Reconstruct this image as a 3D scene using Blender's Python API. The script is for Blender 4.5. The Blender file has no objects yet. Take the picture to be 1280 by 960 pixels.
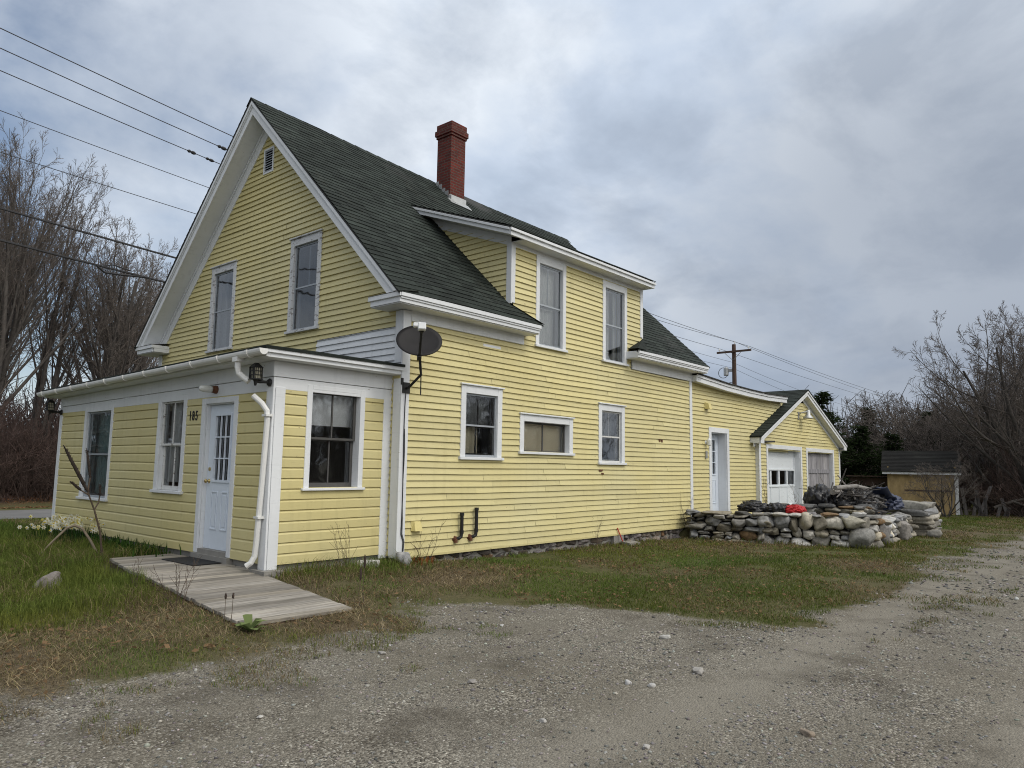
import bpy, bmesh, math, random
import numpy as np
from mathutils import Vector, Matrix, Quaternion

C = bpy.context.scene.collection
rnd = random.Random(7)
PI = math.pi
WLOC = {}                      # world location of each Empty / mesh origin


# ------------------------------------------------------------------ helpers
def vnoise(x, y, seed=0):
    """smooth value noise on numpy arrays, 0..1"""
    x = np.asarray(x, float); y = np.asarray(y, float)
    xi = np.floor(x).astype(np.int64); yi = np.floor(y).astype(np.int64)
    fx = x - xi; fy = y - yi
    fx = fx * fx * (3 - 2 * fx); fy = fy * fy * (3 - 2 * fy)

    def h(a, b):
        n = (a * 374761393 + b * 668265263 + seed * 982451653) & 0x7fffffff
        n = ((n ^ (n >> 13)) * 1274126177) & 0x7fffffff
        return ((n ^ (n >> 16)) & 0xffff) / 65535.0
    return (h(xi, yi) * (1 - fx) * (1 - fy) + h(xi + 1, yi) * fx * (1 - fy)
            + h(xi, yi + 1) * (1 - fx) * fy + h(xi + 1, yi + 1) * fx * fy)


def fbm(x, y, seed=0, oct=4):
    s = 0; a = .5; t = 0
    for i in range(oct):
        s = s + a * vnoise(x * 2 ** i, y * 2 ** i, seed + i * 17); t += a; a *= .5
    return s / t


def sstep(a, b, x):
    t = np.clip((np.asarray(x, float) - a) / (b - a), 0, 1)
    return t * t * (3 - 2 * t)


def link(name, me, m, parent=None, loc=None):
    o = bpy.data.objects.new(name, me)
    C.objects.link(o)
    if m is not None and me is not None:
        for mm in (m if isinstance(m, (list, tuple)) else [m]):
            me.materials.append(mm)
    if parent is not None:
        o.parent = parent
    elif loc is not None:
        o.location = loc
    WLOC[o.name] = Vector(WLOC[parent.name]) if parent is not None else Vector(loc or (0, 0, 0))
    return o


def tag(o, label, cat, group=None):
    o['label'] = label; o['category'] = cat
    if group: o['group'] = group
    return o


def thing(name, label, cat, loc=(0, 0, 0), rz=0, group=None):
    o = bpy.data.objects.new(name, None); C.objects.link(o)
    o.location = loc; o.rotation_euler = (0, 0, rz); o.empty_display_size = .2
    WLOC[o.name] = Vector(loc)
    return tag(o, label, cat, group)


def np_mesh(name, V, F, m, col=None, parent=None, loc=None, smooth=False):
    """V (n,3); F list of integer arrays (m,k); col (n,3) or (n,4)"""
    me = bpy.data.meshes.new(name)
    V = np.asarray(V, np.float32)
    me.vertices.add(len(V)); me.vertices.foreach_set('co', V.ravel())
    F = [np.asarray(f, np.int32) for f in F if len(f)]
    loops = np.concatenate([f.ravel() for f in F])
    tot = np.concatenate([np.full(len(f), f.shape[1], np.int32) for f in F])
    st = np.concatenate([[0], np.cumsum(tot)[:-1]]).astype(np.int32)
    me.loops.add(len(loops)); me.loops.foreach_set('vertex_index', loops)
    me.polygons.add(len(tot)); me.polygons.foreach_set('loop_start', st); me.polygons.foreach_set('loop_total', tot)
    me.update(calc_edges=True)
    if smooth:
        me.polygons.foreach_set('use_smooth', np.ones(len(tot), bool))
    if col is not None:
        col = np.asarray(col, np.float32)
        if col.shape[1] == 3: col = np.hstack([col, np.ones((len(col), 1), np.float32)])
        a = me.color_attributes.new('Col', 'FLOAT_COLOR', 'POINT')
        a.data.foreach_set('color', col.ravel())
    return link(name, me, m, parent, loc)


class MB:
    """collects faces, then links them as ONE mesh object"""
    def __init__(s):
        s.v = []; s.f = []; s.c = []; s.mi = []; s.cur = (1, 1, 1); s.m = 0

    def pts(s, ps):
        i = len(s.v)
        for p in ps:
            s.v.append((p[0], p[1], p[2])); s.c.append(s.cur)
        return list(range(i, i + len(ps)))

    def poly(s, ps, flip=False):
        k = s.pts(ps)
        s.f.append(tuple(reversed(k)) if flip else tuple(k)); s.mi.append(s.m)

    def hexa(s, p):
        """8 points: bottom ring 0-3 (ccw from above), top ring 4-7"""
        k = s.pts(p)
        for f in ((3, 2, 1, 0), (4, 5, 6, 7), (0, 1, 5, 4), (1, 2, 6, 5), (2, 3, 7, 6), (3, 0, 4, 7)):
            s.f.append(tuple(k[i] for i in f)); s.mi.append(s.m)

    def box(s, x0, x1, y0, y1, z0, z1):
        s.hexa([(x0, y0, z0), (x1, y0, z0), (x1, y1, z0), (x0, y1, z0), (x0, y0, z1), (x1, y0, z1), (x1, y1, z1), (x0, y1, z1)])

    def prism(s, ring0, ring1, cap=True):
        n = len(ring0); a = s.pts(ring0); b = s.pts(ring1)
        for i in range(n):
            j = (i + 1) % n
            s.f.append((a[i], a[j], b[j], b[i])); s.mi.append(s.m)
        if cap:
            s.f.append(tuple(reversed(a))); s.f.append(tuple(b)); s.mi += [s.m, s.m]

    def tube(s, pts, r, n=8, cap=True):
        pts = [Vector(p) for p in pts]
        rs = r if isinstance(r, (list, tuple)) else [r] * len(pts)
        up = None; rings = []
        for i, p in enumerate(pts):
            d = (pts[min(i + 1, len(pts) - 1)] - pts[max(i - 1, 0)]).normalized()
            if up is None:
                up = Vector((0, 0, 1)) if abs(d.z) < .9 else Vector((1, 0, 0))
            x = up.cross(d).normalized(); y = d.cross(x); up = y
            # y is perpendicular to d; keep it as the next reference
            rings.append(s.pts([p + (x * math.cos(2 * PI * k / n) + y * math.sin(2 * PI * k / n)) * rs[i] for k in range(n)]))
        for a, b in zip(rings, rings[1:]):
            for k in range(n):
                j = (k + 1) % n
                s.f.append((a[k], a[j], b[j], b[k])); s.mi.append(s.m)
        if cap:
            s.f.append(tuple(reversed(rings[0]))); s.f.append(tuple(rings[-1])); s.mi += [s.m, s.m]

    def lathe(s, base, axis, prof, n=16):
        """prof: list of (distance along axis, radius)"""
        base = Vector(base); axis = Vector(axis).normalized()
        x = axis.orthogonal().normalized(); y = axis.cross(x); rings = []
        for h, r in prof:
            rings.append(s.pts([base + axis * h + (x * math.cos(2 * PI * k / n) + y * math.sin(2 * PI * k / n)) * r for k in range(n)]))
        for a, b in zip(rings, rings[1:]):
            for k in range(n):
                j = (k + 1) % n
                s.f.append((a[k], a[j], b[j], b[k])); s.mi.append(s.m)
        s.f.append(tuple(reversed(rings[0]))); s.f.append(tuple(rings[-1])); s.mi += [s.m, s.m]

    def build(s, name, m, parent=None, loc=None, bevel=0, smooth=False, label=None):
        me = bpy.data.meshes.new(name)
        off = Vector(WLOC[parent.name]) if parent is not None else Vector(loc or (0, 0, 0))
        me.from_pydata([(v[0] - off.x, v[1] - off.y, v[2] - off.z) for v in s.v], [], s.f)
        if smooth:
            for p in me.polygons: p.use_smooth = True
        if any(k for k in s.mi):
            for p, k in zip(me.polygons, s.mi): p.material_index = k
        a = me.color_attributes.new('Col', 'FLOAT_COLOR', 'POINT')
        a.data.foreach_set('color', np.array([(*c, 1) for c in s.c], np.float32).ravel())
        o = link(name, me, m, parent, loc)
        if bevel:
            b = o.modifiers.new('bevel', 'BEVEL'); b.width = bevel; b.segments = 1; b.limit_method = 'ANGLE'
        if label: o['label'] = label
        return o


class Fr:
    """a wall plane: u along the wall, v up, d outward"""
    def __init__(s, O, U, N):
        s.O = Vector(O); s.U = Vector(U); s.N = Vector(N); s.Z = Vector((0, 0, 1))
        s.flip = s.U.cross(s.Z).dot(s.N) < 0

    def p(s, u, v, d=0):
        return s.O + s.U * u + s.Z * v + s.N * d

    def box(s, mb, u0, u1, v0, v1, d0, d1):
        a = [s.p(u0, v0, d0), s.p(u1, v0, d0), s.p(u1, v0, d1), s.p(u0, v0, d1)]
        b = [s.p(u0, v1, d0), s.p(u1, v1, d0), s.p(u1, v1, d1), s.p(u0, v1, d1)]
        if not s.flip: a.reverse(); b.reverse()
        mb.hexa(a + b)

    def quad(s, mb, u0, u1, v0, v1, d):
        mb.poly([s.p(u0, v0, d), s.p(u1, v0, d), s.p(u1, v1, d), s.p(u0, v1, d)], s.flip)


def lerp(a, b, t): return a + (b - a) * t


def courses(mb, P, base, v0, v1, e, prof, ops=(), seg=.9, flip=False, jit=.012, dj=.0015, cv=.05, brk=(), rg=rnd):
    """overlapping courses (clapboards, shingles) as real wedge-shaped strips.
    base(v) -> (u_left, u_right); ops: (v0, v1, l0, l1, r0, r1) holes with straight sides"""
    v = v0
    while v < v1 - 1e-3:
        a = v; b = min(v + e * (1 + rg.uniform(-jit, jit)), v1)
        if v1 - b < e * .15: b = v1
        v = b
        bs = {a, b}
        for o in ops:
            for q in (o[0], o[1]):
                if a < q < b: bs.add(q)
        for q in brk:
            if a < q < b: bs.add(q)
        bs = sorted(bs)

        def dep(x):
            t = (x - a) / (b - a)
            for (t0, d0), (t1, d1) in zip(prof, prof[1:]):
                if t <= t1 + 1e-9: return lerp(d0, d1, (t - t0) / (t1 - t0))
            return prof[-1][1]
        nat = rg.random()
        for sa, sb in zip(bs, bs[1:]):
            if sb - sa < 1e-5: continue
            La, Ra = base(sa + 1e-6); Lb, Rb = base(sb - 1e-6)
            iv = [(La, Ra, Lb, Rb)]
            mid = (sa + sb) / 2
            for o in ops:
                if o[0] - 1e-6 <= sa and sb <= o[1] + 1e-6:
                    ta = (sa - o[0]) / (o[1] - o[0]); tb = (sb - o[0]) / (o[1] - o[0])
                    la, lb = lerp(o[2], o[3], ta), lerp(o[2], o[3], tb)
                    ra, rb = lerp(o[4], o[5], ta), lerp(o[4], o[5], tb)
                    ni = []
                    for (A, B, A2, B2) in iv:
                        if la + lb > A + A2: ni.append((A, min(B, la), A2, min(B2, lb)))
                        if ra + rb < B + B2: ni.append((max(A, ra), B, max(A2, rb), B2))
                    iv = ni
            ts = sorted({sa, sb} | {lerp(a, b, t) for t, _ in prof if sa < lerp(a, b, t) < sb})
            for (A, B, A2, B2) in iv:
                if (B - A) + (B2 - A2) < .004: continue
                B = max(B, A); B2 = max(B2, A2)
                n = max(1, int(round(max(B - A, B2 - A2) / seg)))
                cuts = [0] + [min(.999, max(.001, (k + (nat - .5) * .8 + rg.uniform(-.12, .12)) / n)) for k in range(1, n)] + [1]
                for k in range(n):
                    f0, f1 = cuts[k], cuts[k + 1]
                    if f1 <= f0: continue
                    jd = rg.uniform(0, dj)
                    g = 1 + rg.uniform(-cv, cv); mb.cur = (g, g, g)
                    # split long boards so that they can be slightly wavy
                    for t0, t1 in zip(ts, ts[1:]):
                        def u(f, t):
                            w = (t - sa) / (sb - sa)
                            return lerp(lerp(A, A2, w), lerp(B, B2, w), f)
                        m = max(1, int((f1 - f0) * max(B - A, B2 - A2) / .7))
                        eg = .0015 / max(.1, B - A)
                        for q in range(m):
                            g0 = lerp(f0, f1, q / m) + (eg if q == 0 and k else 0); g1 = lerp(f0, f1, (q + 1) / m) - (eg if q == m - 1 and k < n - 1 else 0)
                            mb.poly([P(u(g0, t0), t0, dep(t0) + jd), P(u(g1, t0), t0, dep(t0) + jd),
                                     P(u(g1, t1), t1, dep(t1) + jd), P(u(g0, t1), t1, dep(t1) + jd)], flip)
                            if t0 == a:
                                mb.poly([P(u(g0, a), a, -.004), P(u(g1, a), a, -.004),
                                         P(u(g1, a), a, dep(a) + jd), P(u(g0, a), a, dep(a) + jd)], flip)
    mb.cur = (1, 1, 1)


# ------------------------------------------------------------------ materials
class NT:
    def __init__(s, name):
        s.m = bpy.data.materials.new(name); s.m.use_nodes = True
        s.t = s.m.node_tree; s.b = s.t.nodes['Principled BSDF']; s.out = s.t.nodes['Material Output']

    def n(s, typ, props=None, **ins):
        x = s.t.nodes.new(typ)
        for k, v in (props or {}).items(): setattr(x, k, v)
        for k, v in ins.items():
            i = x.inputs[int(k[1:])] if k[0] == '_' and k[1:].isdigit() else x.inputs[k.replace('_', ' ')]
            if hasattr(v, 'is_output'): s.t.links.new(v, i)
            else: i.default_value = v
        return x

    def set(s, **ins):
        for k, v in ins.items():
            i = s.b.inputs[k.replace('_', ' ')]
            if hasattr(v, 'is_output'): s.t.links.new(v, i)
            else: i.default_value = v
        return s.m

    def coord(s, kind='Object', scale=None):
        o = s.n('ShaderNodeTexCoord').outputs[kind]
        if scale is not None:
            o = s.n('ShaderNodeMapping', Vector=o, Scale=scale).outputs[0]
        return o

    def noise(s, vec, scale, detail=4, rough=.6, w=0):
        return s.n('ShaderNodeTexNoise', Vector=vec, Scale=scale, Detail=detail, Roughness=rough).outputs['Fac']

    def ramp(s, fac, stops):
        r = s.n('ShaderNodeValToRGB', Fac=fac)
        e = r.color_ramp.elements
        while len(e) < len(stops): e.new(.5)
        for x, (p, c) in zip(e, stops):
            x.position = p; x.color = (c, c, c, 1) if isinstance(c, (int, float)) else (*c, 1)
        return r.outputs[0]

    def mix(s, a, b, f, mode='MIX'):
        x = s.n('ShaderNodeMix', {'data_type': 'RGBA', 'blend_type': mode})
        for sock, v in ((x.inputs[0], f), (x.inputs[6], a), (x.inputs[7], b)):
            if hasattr(v, 'is_output'): s.t.links.new(v, sock)
            else: sock.default_value = (*v, 1) if isinstance(v, tuple) and len(v) == 3 else v
        return x.outputs[2]

    def math(s, op, a, b=0.0, clamp=False):
        x = s.n('ShaderNodeMath', {'operation': op, 'use_clamp': clamp}, _0=a, _1=b)
        return x.outputs[0]

    def bump(s, h, strength=.3, dist=.01):
        return s.n('ShaderNodeBump', Height=h, Strength=strength, Distance=dist).outputs[0]

    def vcol(s):
        return s.n('ShaderNodeVertexColor', {'layer_name': 'Col'}).outputs[0]


def paint(name, base, peel=(.2, .17, .14), peel_at=.70, dirt=.25, rough=.55, grain=(3, 3, 60), tint=None):
    k = NT(name); c = k.coord()
    big = k.noise(c, .55, 3); fine = k.noise(k.coord(scale=(2.5, 2.5, 14)), 2.0, 5)
    streak = k.noise(k.coord(scale=(7, 7, .7)), 1.3, 3)
    col = k.mix(base, tint or tuple(x * .86 for x in base), k.ramp(big, [(.35, 0.), (.7, 1.)]))
    col = k.mix(col, tuple(x * .74 for x in base), k.math('MULTIPLY', k.ramp(streak, [(.52, 0.), (.8, 1.)]), dirt))
    col = k.mix(col, tuple(x * .55 + .02 for x in base), k.math('MULTIPLY', k.ramp(fine, [(.58, 0.), (.8, 1.)]), dirt * .9))
    pm = k.noise(k.coord(scale=(5, 5, 15)), 1.6, 7, .62)
    pm = k.math('MULTIPLY', k.ramp(pm, [(peel_at, 0.), (peel_at + .015, 1.)]), .85)
    col = k.mix(col, peel, pm)
    col = k.mix(col, k.vcol(), 1.0, 'MULTIPLY')
    g = k.noise(k.coord(scale=grain), 1.0, 4)
    return k.set(Base_Color=col, Roughness=rough, Normal=k.bump(k.math('SUBTRACT', g, k.math('MULTIPLY', pm, 1.5)), .22, .004))


def plain(name, base, rough=.6, metal=0., var=.2, scale=6., bump=.0, spec=.4):
    k = NT(name)
    nz = k.noise(k.coord(), scale, 5)
    col = k.mix(tuple(x * (1 - var) for x in base), tuple(min(1, x * (1 + var)) for x in base), nz)
    k.set(Base_Color=col, Roughness=rough, Metallic=metal, Specular_IOR_Level=spec)
    if bump: k.set(Normal=k.bump(nz, bump, .01))
    return k.m


def vcolmat(name, rough=.8, scale=14., var=.35, bump=.4, dist=.01, lichen=False):
    k = NT(name)
    nz = k.noise(k.coord(), scale, 6)
    g = k.ramp(nz, [(.25, 1 - var), (.75, 1 + var * .6)])
    col = k.mix(k.vcol(), g, 1.0, 'MULTIPLY')
    if lichen:
        col = k.mix(col, (.40, .40, .35), k.math('MULTIPLY', k.ramp(k.noise(k.coord(), 7., 6, .7), [(.58, 0.), (.68, 1.)]), .45))
        col = k.mix(col, (.05, .05, .04), k.math('MULTIPLY', k.ramp(k.noise(k.coord(), 4.5, 5), [(.58, 0.), (.75, 1.)]), .5))
    k.set(Base_Color=col, Roughness=rough, Specular_IOR_Level=.3)
    if bump: k.set(Normal=k.bump(nz, bump, dist))
    return k.m


def leafmat(name):
    k = NT(name)
    d = k.n('ShaderNodeBsdfDiffuse', Color=k.vcol()); t = k.n('ShaderNodeBsdfTranslucent', Color=k.vcol())
    mx = k.n('ShaderNodeMixShader', Fac=.3)
    k.t.links.new(d.outputs[0], mx.inputs[1]); k.t.links.new(t.outputs[0], mx.inputs[2])
    k.t.links.new(mx.outputs[0], k.out.inputs[0])
    return k.m


def glassmat():
    k = NT('window glass')
    f = k.n('ShaderNodeFresnel', IOR=1.55)
    nz = k.noise(k.coord(), 1.7, 2)
    nrm = k.bump(nz, .06, .05)
    k.t.links.new(nrm, f.inputs['Normal'])
    fac = k.math('ADD', k.math('MULTIPLY', f.outputs[0], 1.25), .05, True)
    t = k.n('ShaderNodeBsdfTransparent', Color=(.93, .94, .935, 1)); g = k.n('ShaderNodeBsdfGlossy', Color=(.9, .93, .96, 1), Roughness=.03, Normal=nrm)
    mx = k.n('ShaderNodeMixShader', Fac=fac)
    k.t.links.new(t.outputs[0], mx.inputs[1]); k.t.links.new(g.outputs[0], mx.inputs[2])
    k.t.links.new(mx.outputs[0], k.out.inputs[0])
    return k.m


def shingle(name, base):
    k = NT(name); c = k.coord()
    n1 = k.noise(c, 1.1, 4); n2 = k.noise(c, 55, 2)
    col = k.mix(tuple(x * .72 for x in base), tuple(x * 1.35 for x in base), k.ramp(n1, [(.3, 0.), (.7, 1.)]))
    col = k.mix(col, k.ramp(n2, [(.3, .6), (.7, 1.4)]), 1., 'MULTIPLY')
    col = k.mix(col, k.vcol(), 1., 'MULTIPLY')
    st = k.noise(k.coord(scale=(2, .5, .5)), 1.6, 4)
    col = k.mix(col, (.05, .055, .045), k.math('MULTIPLY', k.ramp(st, [(.58, 0.), (.75, 1.)]), .5))
    return k.set(Base_Color=col, Roughness=.9, Specular_IOR_Level=.2, Normal=k.bump(n2, .4, .004))


def wood(name, base, dark=.5, axis=(1.2, 14, 14), rough=.85):
    k = NT(name)
    n = k.noise(k.coord(scale=axis), 2.2, 6, .65)
    b = k.noise(k.coord(), .9, 3)
    col = k.mix(tuple(x * dark for x in base), base, k.ramp(n, [(.32, 0.), (.62, 1.)]))
    col = k.mix(col, tuple(x * .72 for x in base), k.ramp(b, [(.45, 0.), (.8, .8)]))
    col = k.mix(col, k.vcol(), 1., 'MULTIPLY')
    return k.set(Base_Color=col, Roughness=rough, Specular_IOR_Level=.25, Normal=k.bump(n, .35, .006))


M = {}
Y = (.60, .525, .245)
M['yellow'] = paint('yellow siding paint', Y, peel=(.20, .155, .09), peel_at=.685, dirt=.42, tint=(.60, .54, .285))
M['yellow_drop'] = paint('yellow porch siding paint', (.585, .51, .235), peel=(.24, .19, .11), peel_at=.70, dirt=.42, tint=(.59, .53, .28))
M['white'] = paint('white trim paint', (.74, .76, .78), peel=(.33, .30, .27), peel_at=.69, dirt=.45)
M['peeling'] = paint('badly peeling white paint', (.62, .63, .64), peel=(.20, .18, .165), peel_at=.575, dirt=.6)
M['door_white'] = plain('door enamel', (.66, .72, .80), .35, var=.05)
M['gutter'] = paint('white gutter enamel', (.76, .76, .74), peel=(.35, .3, .25), peel_at=.72, dirt=.45, rough=.35)
M['sash_gray'] = plain('grey storm window aluminium', (.36, .39, .42), .45, .3, .12)
M['sash_white'] = paint('old white sash paint', (.66, .66, .64), peel=(.16, .14, .12), peel_at=.60, dirt=.5)
M['sash_dark'] = plain('dark worn sash wood', (.07, .068, .065), .7, var=.4)
M['glass'] = glassmat()
M['roof'] = shingle('dark green asphalt shingles', (.023, .029, .025))
M['roof_edge'] = plain('roof edge', (.035, .036, .034), .9, var=.3)
M['shade'] = plain('window shade', (.86, .88, .90), .8, var=.12, scale=3)
M['lace'] = plain('pale curtain', (.74, .74, .72), .9, var=.2)
M['curtain_gray'] = plain('grey curtain', (.29, .30, .31), .9, var=.15)
M['curtain_teal'] = plain('teal sheer curtain', (.46, .62, .62), .9, var=.25, scale=2)
M['beige'] = plain('beige board', (.84, .76, .58), .8, var=.15, scale=4)
M['interior'] = plain('interior plaster', (.34, .30, .25), .9)
M['iron'] = plain('black iron', (.018, .018, .018), .55, .2, .3)
M['rust'] = plain('rusty iron', (.13, .055, .03), .85, .1, .5, 30, .3)
M['brass'] = plain('brass', (.55, .42, .18), .35, .9, .2)
M['galv'] = plain('galvanised metal', (.42, .43, .43), .45, .6, .25)
M['lamp_glass'] = plain('ribbed amber lamp glass', (.42, .40, .30), .25, 0, .2, 40)
M['clear_glass'] = plain('frosted lamp glass', (.62, .63, .60), .2, 0, .1, 20)
M['dish'] = plain('dark grey dish enamel', (.014, .013, .014), .6, .0, .7, 4, spec=.25)
M['lnb'] = plain('white plastic', (.72, .74, .75), .4, 0, .1)
M['rubber'] = plain('black rubber mat', (.012, .012, .013), .8, 0, .3, 30, .3)
M['bag'] = plain('black plastic bag', (.014, .014, .016), .32, 0, .3, 12, .4)
M['red'] = plain('red nylon', (.42, .012, .016), .5, 0, .25, 9, .3)
M['navy'] = plain('navy tarpaulin', (.035, .045, .085), .45, 0, .3, 7, .3)
M['stone'] = vcolmat('field stone', .85, 16, .45, .6, .02, True)
M['concrete'] = plain('old concrete', (.24, .23, .21), .9, 0, .3, 8, .3)
M['deck'] = wood('weathered grey decking', (.35, .32, .275), .42, (.9, 16, 10))
M['barn'] = wood('bare grey boards', (.36, .35, .36), .45, (9, 9, .8))
M['white_wood'] = paint('garage door paint', (.70, .74, .77), peel=(.33, .31, .30), peel_at=.66, dirt=.45)
M['pole'] = wood('dark pole timber', (.10, .065, .05), .55, (8, 8, .6))
M['osb'] = wood('unpainted chipboard', (.42, .305, .15), .6, (3, 3, 1.2))
M['bark'] = vcolmat('bark', .9, 9, .4, .5, .02)
M['leaf'] = leafmat('foliage')
M['wire'] = plain('black wire', (.02, .02, .022), .6)
M['pebble'] = vcolmat('loose stones', .85, 40, .25, .2, .004)
M['stake'] = plain('red stake', (.45, .06, .04), .6)
M['old_roof'] = shingle('old dark shed shingles', (.013, .0125, .011))
M['yellow_plastic'] = plain('yellow painted vent', (.62, .53, .22), .5, 0, .1)


def brickmat():
    k = NT('dark red chimney brick')
    c = k.coord(); s = k.n('ShaderNodeSeparateXYZ', Vector=c)
    v = k.n('ShaderNodeCombineXYZ', X=k.math('ADD', s.outputs[0], s.outputs[1]), Y=s.outputs[2])
    b = k.n('ShaderNodeTexBrick', Vector=v.outputs[0], Color1=(.15, .030, .023, 1), Color2=(.075, .020, .017, 1), Mortar=(.10, .07, .058, 1),
            Scale=1.0, Mortar_Size=.010, Bias=-.1, Brick_Width=.21, Row_Height=.066)
    nz = k.noise(c, 5, 5)
    col = k.mix(b.outputs[0], (.045, .022, .02), k.ramp(nz, [(.5, 0.), (.8, .8)]))
    return k.set(Base_Color=col, Roughness=.9, Specular_IOR_Level=.2, Normal=k.bump(k.math('MULTIPLY', b.outputs['Fac'], -1.), .5, .008))


M['brick'] = brickmat()


def groundmat():
    k = NT('ground'); c = k.coord()
    a = k.n('ShaderNodeSeparateColor', Color=k.vcol())
    g, dry, leaf = a.outputs[0], a.outputs[1], a.outputs[2]
    # gravel
    vo = k.n('ShaderNodeTexVoronoi', Vector=c, Scale=78.)
    vf = k.n('ShaderNodeTexVoronoi', Vector=c, Scale=190.)
    w = k.n('ShaderNodeRGBToBW', Color=vo.outputs['Color']); w2 = k.n('ShaderNodeRGBToBW', Color=vf.outputs['Color'])
    sp = k.ramp(w.outputs[0], [(.14, (.046, .041, .034)), (.5, (.168, .152, .125)), (.74, (.28, .257, .212)), (.93, (.58, .555, .48))])
    sp2 = k.ramp(w2.outputs[0], [(.2, (.070, .062, .051)), (.6, (.176, .159, .13)), (.95, (.40, .372, .315))])
    big = k.noise(c, .45, 4); med = k.noise(c, 2.3, 5)
    gr = k.mix(sp2, sp, k.ramp(med, [(.38, .25), (.62, 1.)]))
    gr = k.mix(gr, (.130, .112, .082), k.ramp(big, [(.42, 0.), (.66, .5)]))
    trk = k.noise(k.coord(scale=(.12, 1.6, 1)), 1.2, 4, .6)
    gr = k.mix(gr, (.165, .153, .124), k.ramp(trk, [(.50, 0.), (.66, .4)]))
    worn = k.mix((.175, .158, .129), (.265, .245, .205), w2.outputs[0])
    gr = k.mix(gr, worn, k.math('MULTIPLY', leaf, k.ramp(med, [(.28, .6), (.55, 1.)])))
    gr = k.mix(gr, (.055, .046, .034), k.math('MULTIPLY', k.ramp(k.noise(c, 1.3, 7, .65), [(.52, 0.), (.70, 1.)]), .6))
    # soil, moss and thatch under the grass
    soil = k.mix((.055, .042, .027), (.17, .135, .085), k.ramp(k.noise(c, 26, 7, .75), [(.35, 0.), (.65, 1.)]))
    moss = k.mix((.038, .052, .015), (.12, .115, .045), k.ramp(k.noise(c, 22, 7, .75), [(.35, 0.), (.65, 1.)]))
    gs = k.mix(moss, soil, dry)
    lit = k.mix((.10, .055, .035), (.055, .036, .026), k.noise(c, 3.5, 6))
    gs = k.mix(gs, lit, leaf)
    gm = k.math('ADD', g, k.math('MULTIPLY', k.math('SUBTRACT', k.noise(c, 5, 8, .7), .5), 1.5), True)
    gm = k.ramp(gm, [(.32, 0.), (.68, 1.)])
    col = k.mix(gs, gr, gm)
    h = k.math('ADD', k.math('MULTIPLY', vo.outputs['Distance'], -1.2), k.math('MULTIPLY', med, .8))
    return k.set(Base_Color=col, Roughness=.95, Specular_IOR_Level=.15, Normal=k.bump(h, .7, .012))


M['ground'] = groundmat()


def roadmat():
    k = NT('asphalt'); c = k.coord()
    n = k.noise(c, 40, 4); b = k.noise(c, .8, 4)
    col = k.mix((.10, .10, .10), (.17, .168, .165), n); col = k.mix(col, (.2, .195, .19), k.ramp(b, [(.4, 0.), (.7, .6)]))
    return k.set(Base_Color=col, Roughness=.9, Specular_IOR_Level=.2)


M['road'] = roadmat()

# ------------------------------------------------------------------ camera, world, sun
sc = bpy.context.scene
cam = bpy.data.cameras.new('camera'); co = bpy.data.objects.new('camera', cam); C.objects.link(co); sc.camera = co
cam.sensor_width = 36; cam.lens = 25.95; cam.clip_end = 3000; cam.clip_start = .05
r_ = Vector((0.6523195, -0.75777608, 0.0159589)); u_ = Vector((-0.09480289, -0.06068323, 0.99364478)); d_ = Vector((0.75199181, 0.64968682, 0.11142422))
mw = Matrix(((r_.x, u_.x, -d_.x, -7.2177), (r_.y, u_.y, -d_.y, -8.4117), (r_.z, u_.z, -d_.z, 1.3328), (0, 0, 0, 1)))
co.matrix_world = mw

SUN = Vector((.05, -.66, .75)).normalized()
wd = bpy.data.worlds.new('World'); sc.world = wd; wd.use_nodes = True
t = wd.node_tree; t.nodes.clear()


class WN(NT):
    def __init__(s, tree): s.t = tree


k = WN(t)
sky = k.n('ShaderNodeTexSky', {'sky_type': 'NISHITA', 'sun_disc': False, 'sun_elevation': math.asin(SUN.z),
                               'sun_rotation': math.atan2(SUN.x, SUN.y), 'air_density': 1.0, 'dust_density': 1.5})
dirv = k.n('ShaderNodeTexCoord').outputs['Generated']
sx = k.n('ShaderNodeSeparateXYZ', Vector=dirv)
zz = k.math('ADD', k.math('MAXIMUM', sx.outputs[2], 0.0), .38)
cl = k.n('ShaderNodeCombineXYZ', X=k.math('DIVIDE', sx.outputs[0], zz), Y=k.math('DIVIDE', sx.outputs[1], zz), Z=.37).outputs[0]
n1 = k.n('ShaderNodeTexNoise', Vector=cl, Scale=1.5, Detail=8., Roughness=.54, Distortion=.15).outputs['Fac']; n2 = k.n('ShaderNodeTexNoise', Vector=cl, Scale=3.4, Detail=8., Roughness=.58, Distortion=.2).outputs['Fac']; n3 = k.noise(cl, .42, 3)


def ddot(v):
    v = Vector(v).normalized()
    return k.n('ShaderNodeVectorMath', {'operation': 'DOT_PRODUCT'}, _0=dirv, _1=tuple(v)).outputs['Value']


# cloud brightness: bright and dark lumps, a darker bank low on the right
cb = k.ramp(n1, [(.36, (.47, .56, .695)), (.46, (.61, .70, .835)), (.55, (.80, .865, .95))])
cb = k.mix(cb, (.35, .415, .52), k.math('MULTIPLY', k.ramp(n2, [(.47, 0.), (.66, 1.)]), .55))
lowright = k.math('MULTIPLY', k.ramp(ddot((.93, .18, .17)), [(.90, 0.), (.985, 1.)]), k.ramp(n3, [(.25, .45), (.6, 1.)]))
cb = k.mix(cb, (.25, .295, .375), k.math('MULTIPLY', lowright, .85))
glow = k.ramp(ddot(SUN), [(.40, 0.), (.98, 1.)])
back = k.ramp(ddot((-1, .25, .1)), [(.50, 0.), (.90, 1.)])      # unseen dark sky sector, added to dim the gable end
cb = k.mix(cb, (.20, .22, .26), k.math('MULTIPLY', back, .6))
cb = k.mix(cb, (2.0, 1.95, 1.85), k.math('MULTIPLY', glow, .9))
bg1 = k.n('ShaderNodeBackground', Color=sky.outputs[0], Strength=.11)
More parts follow.
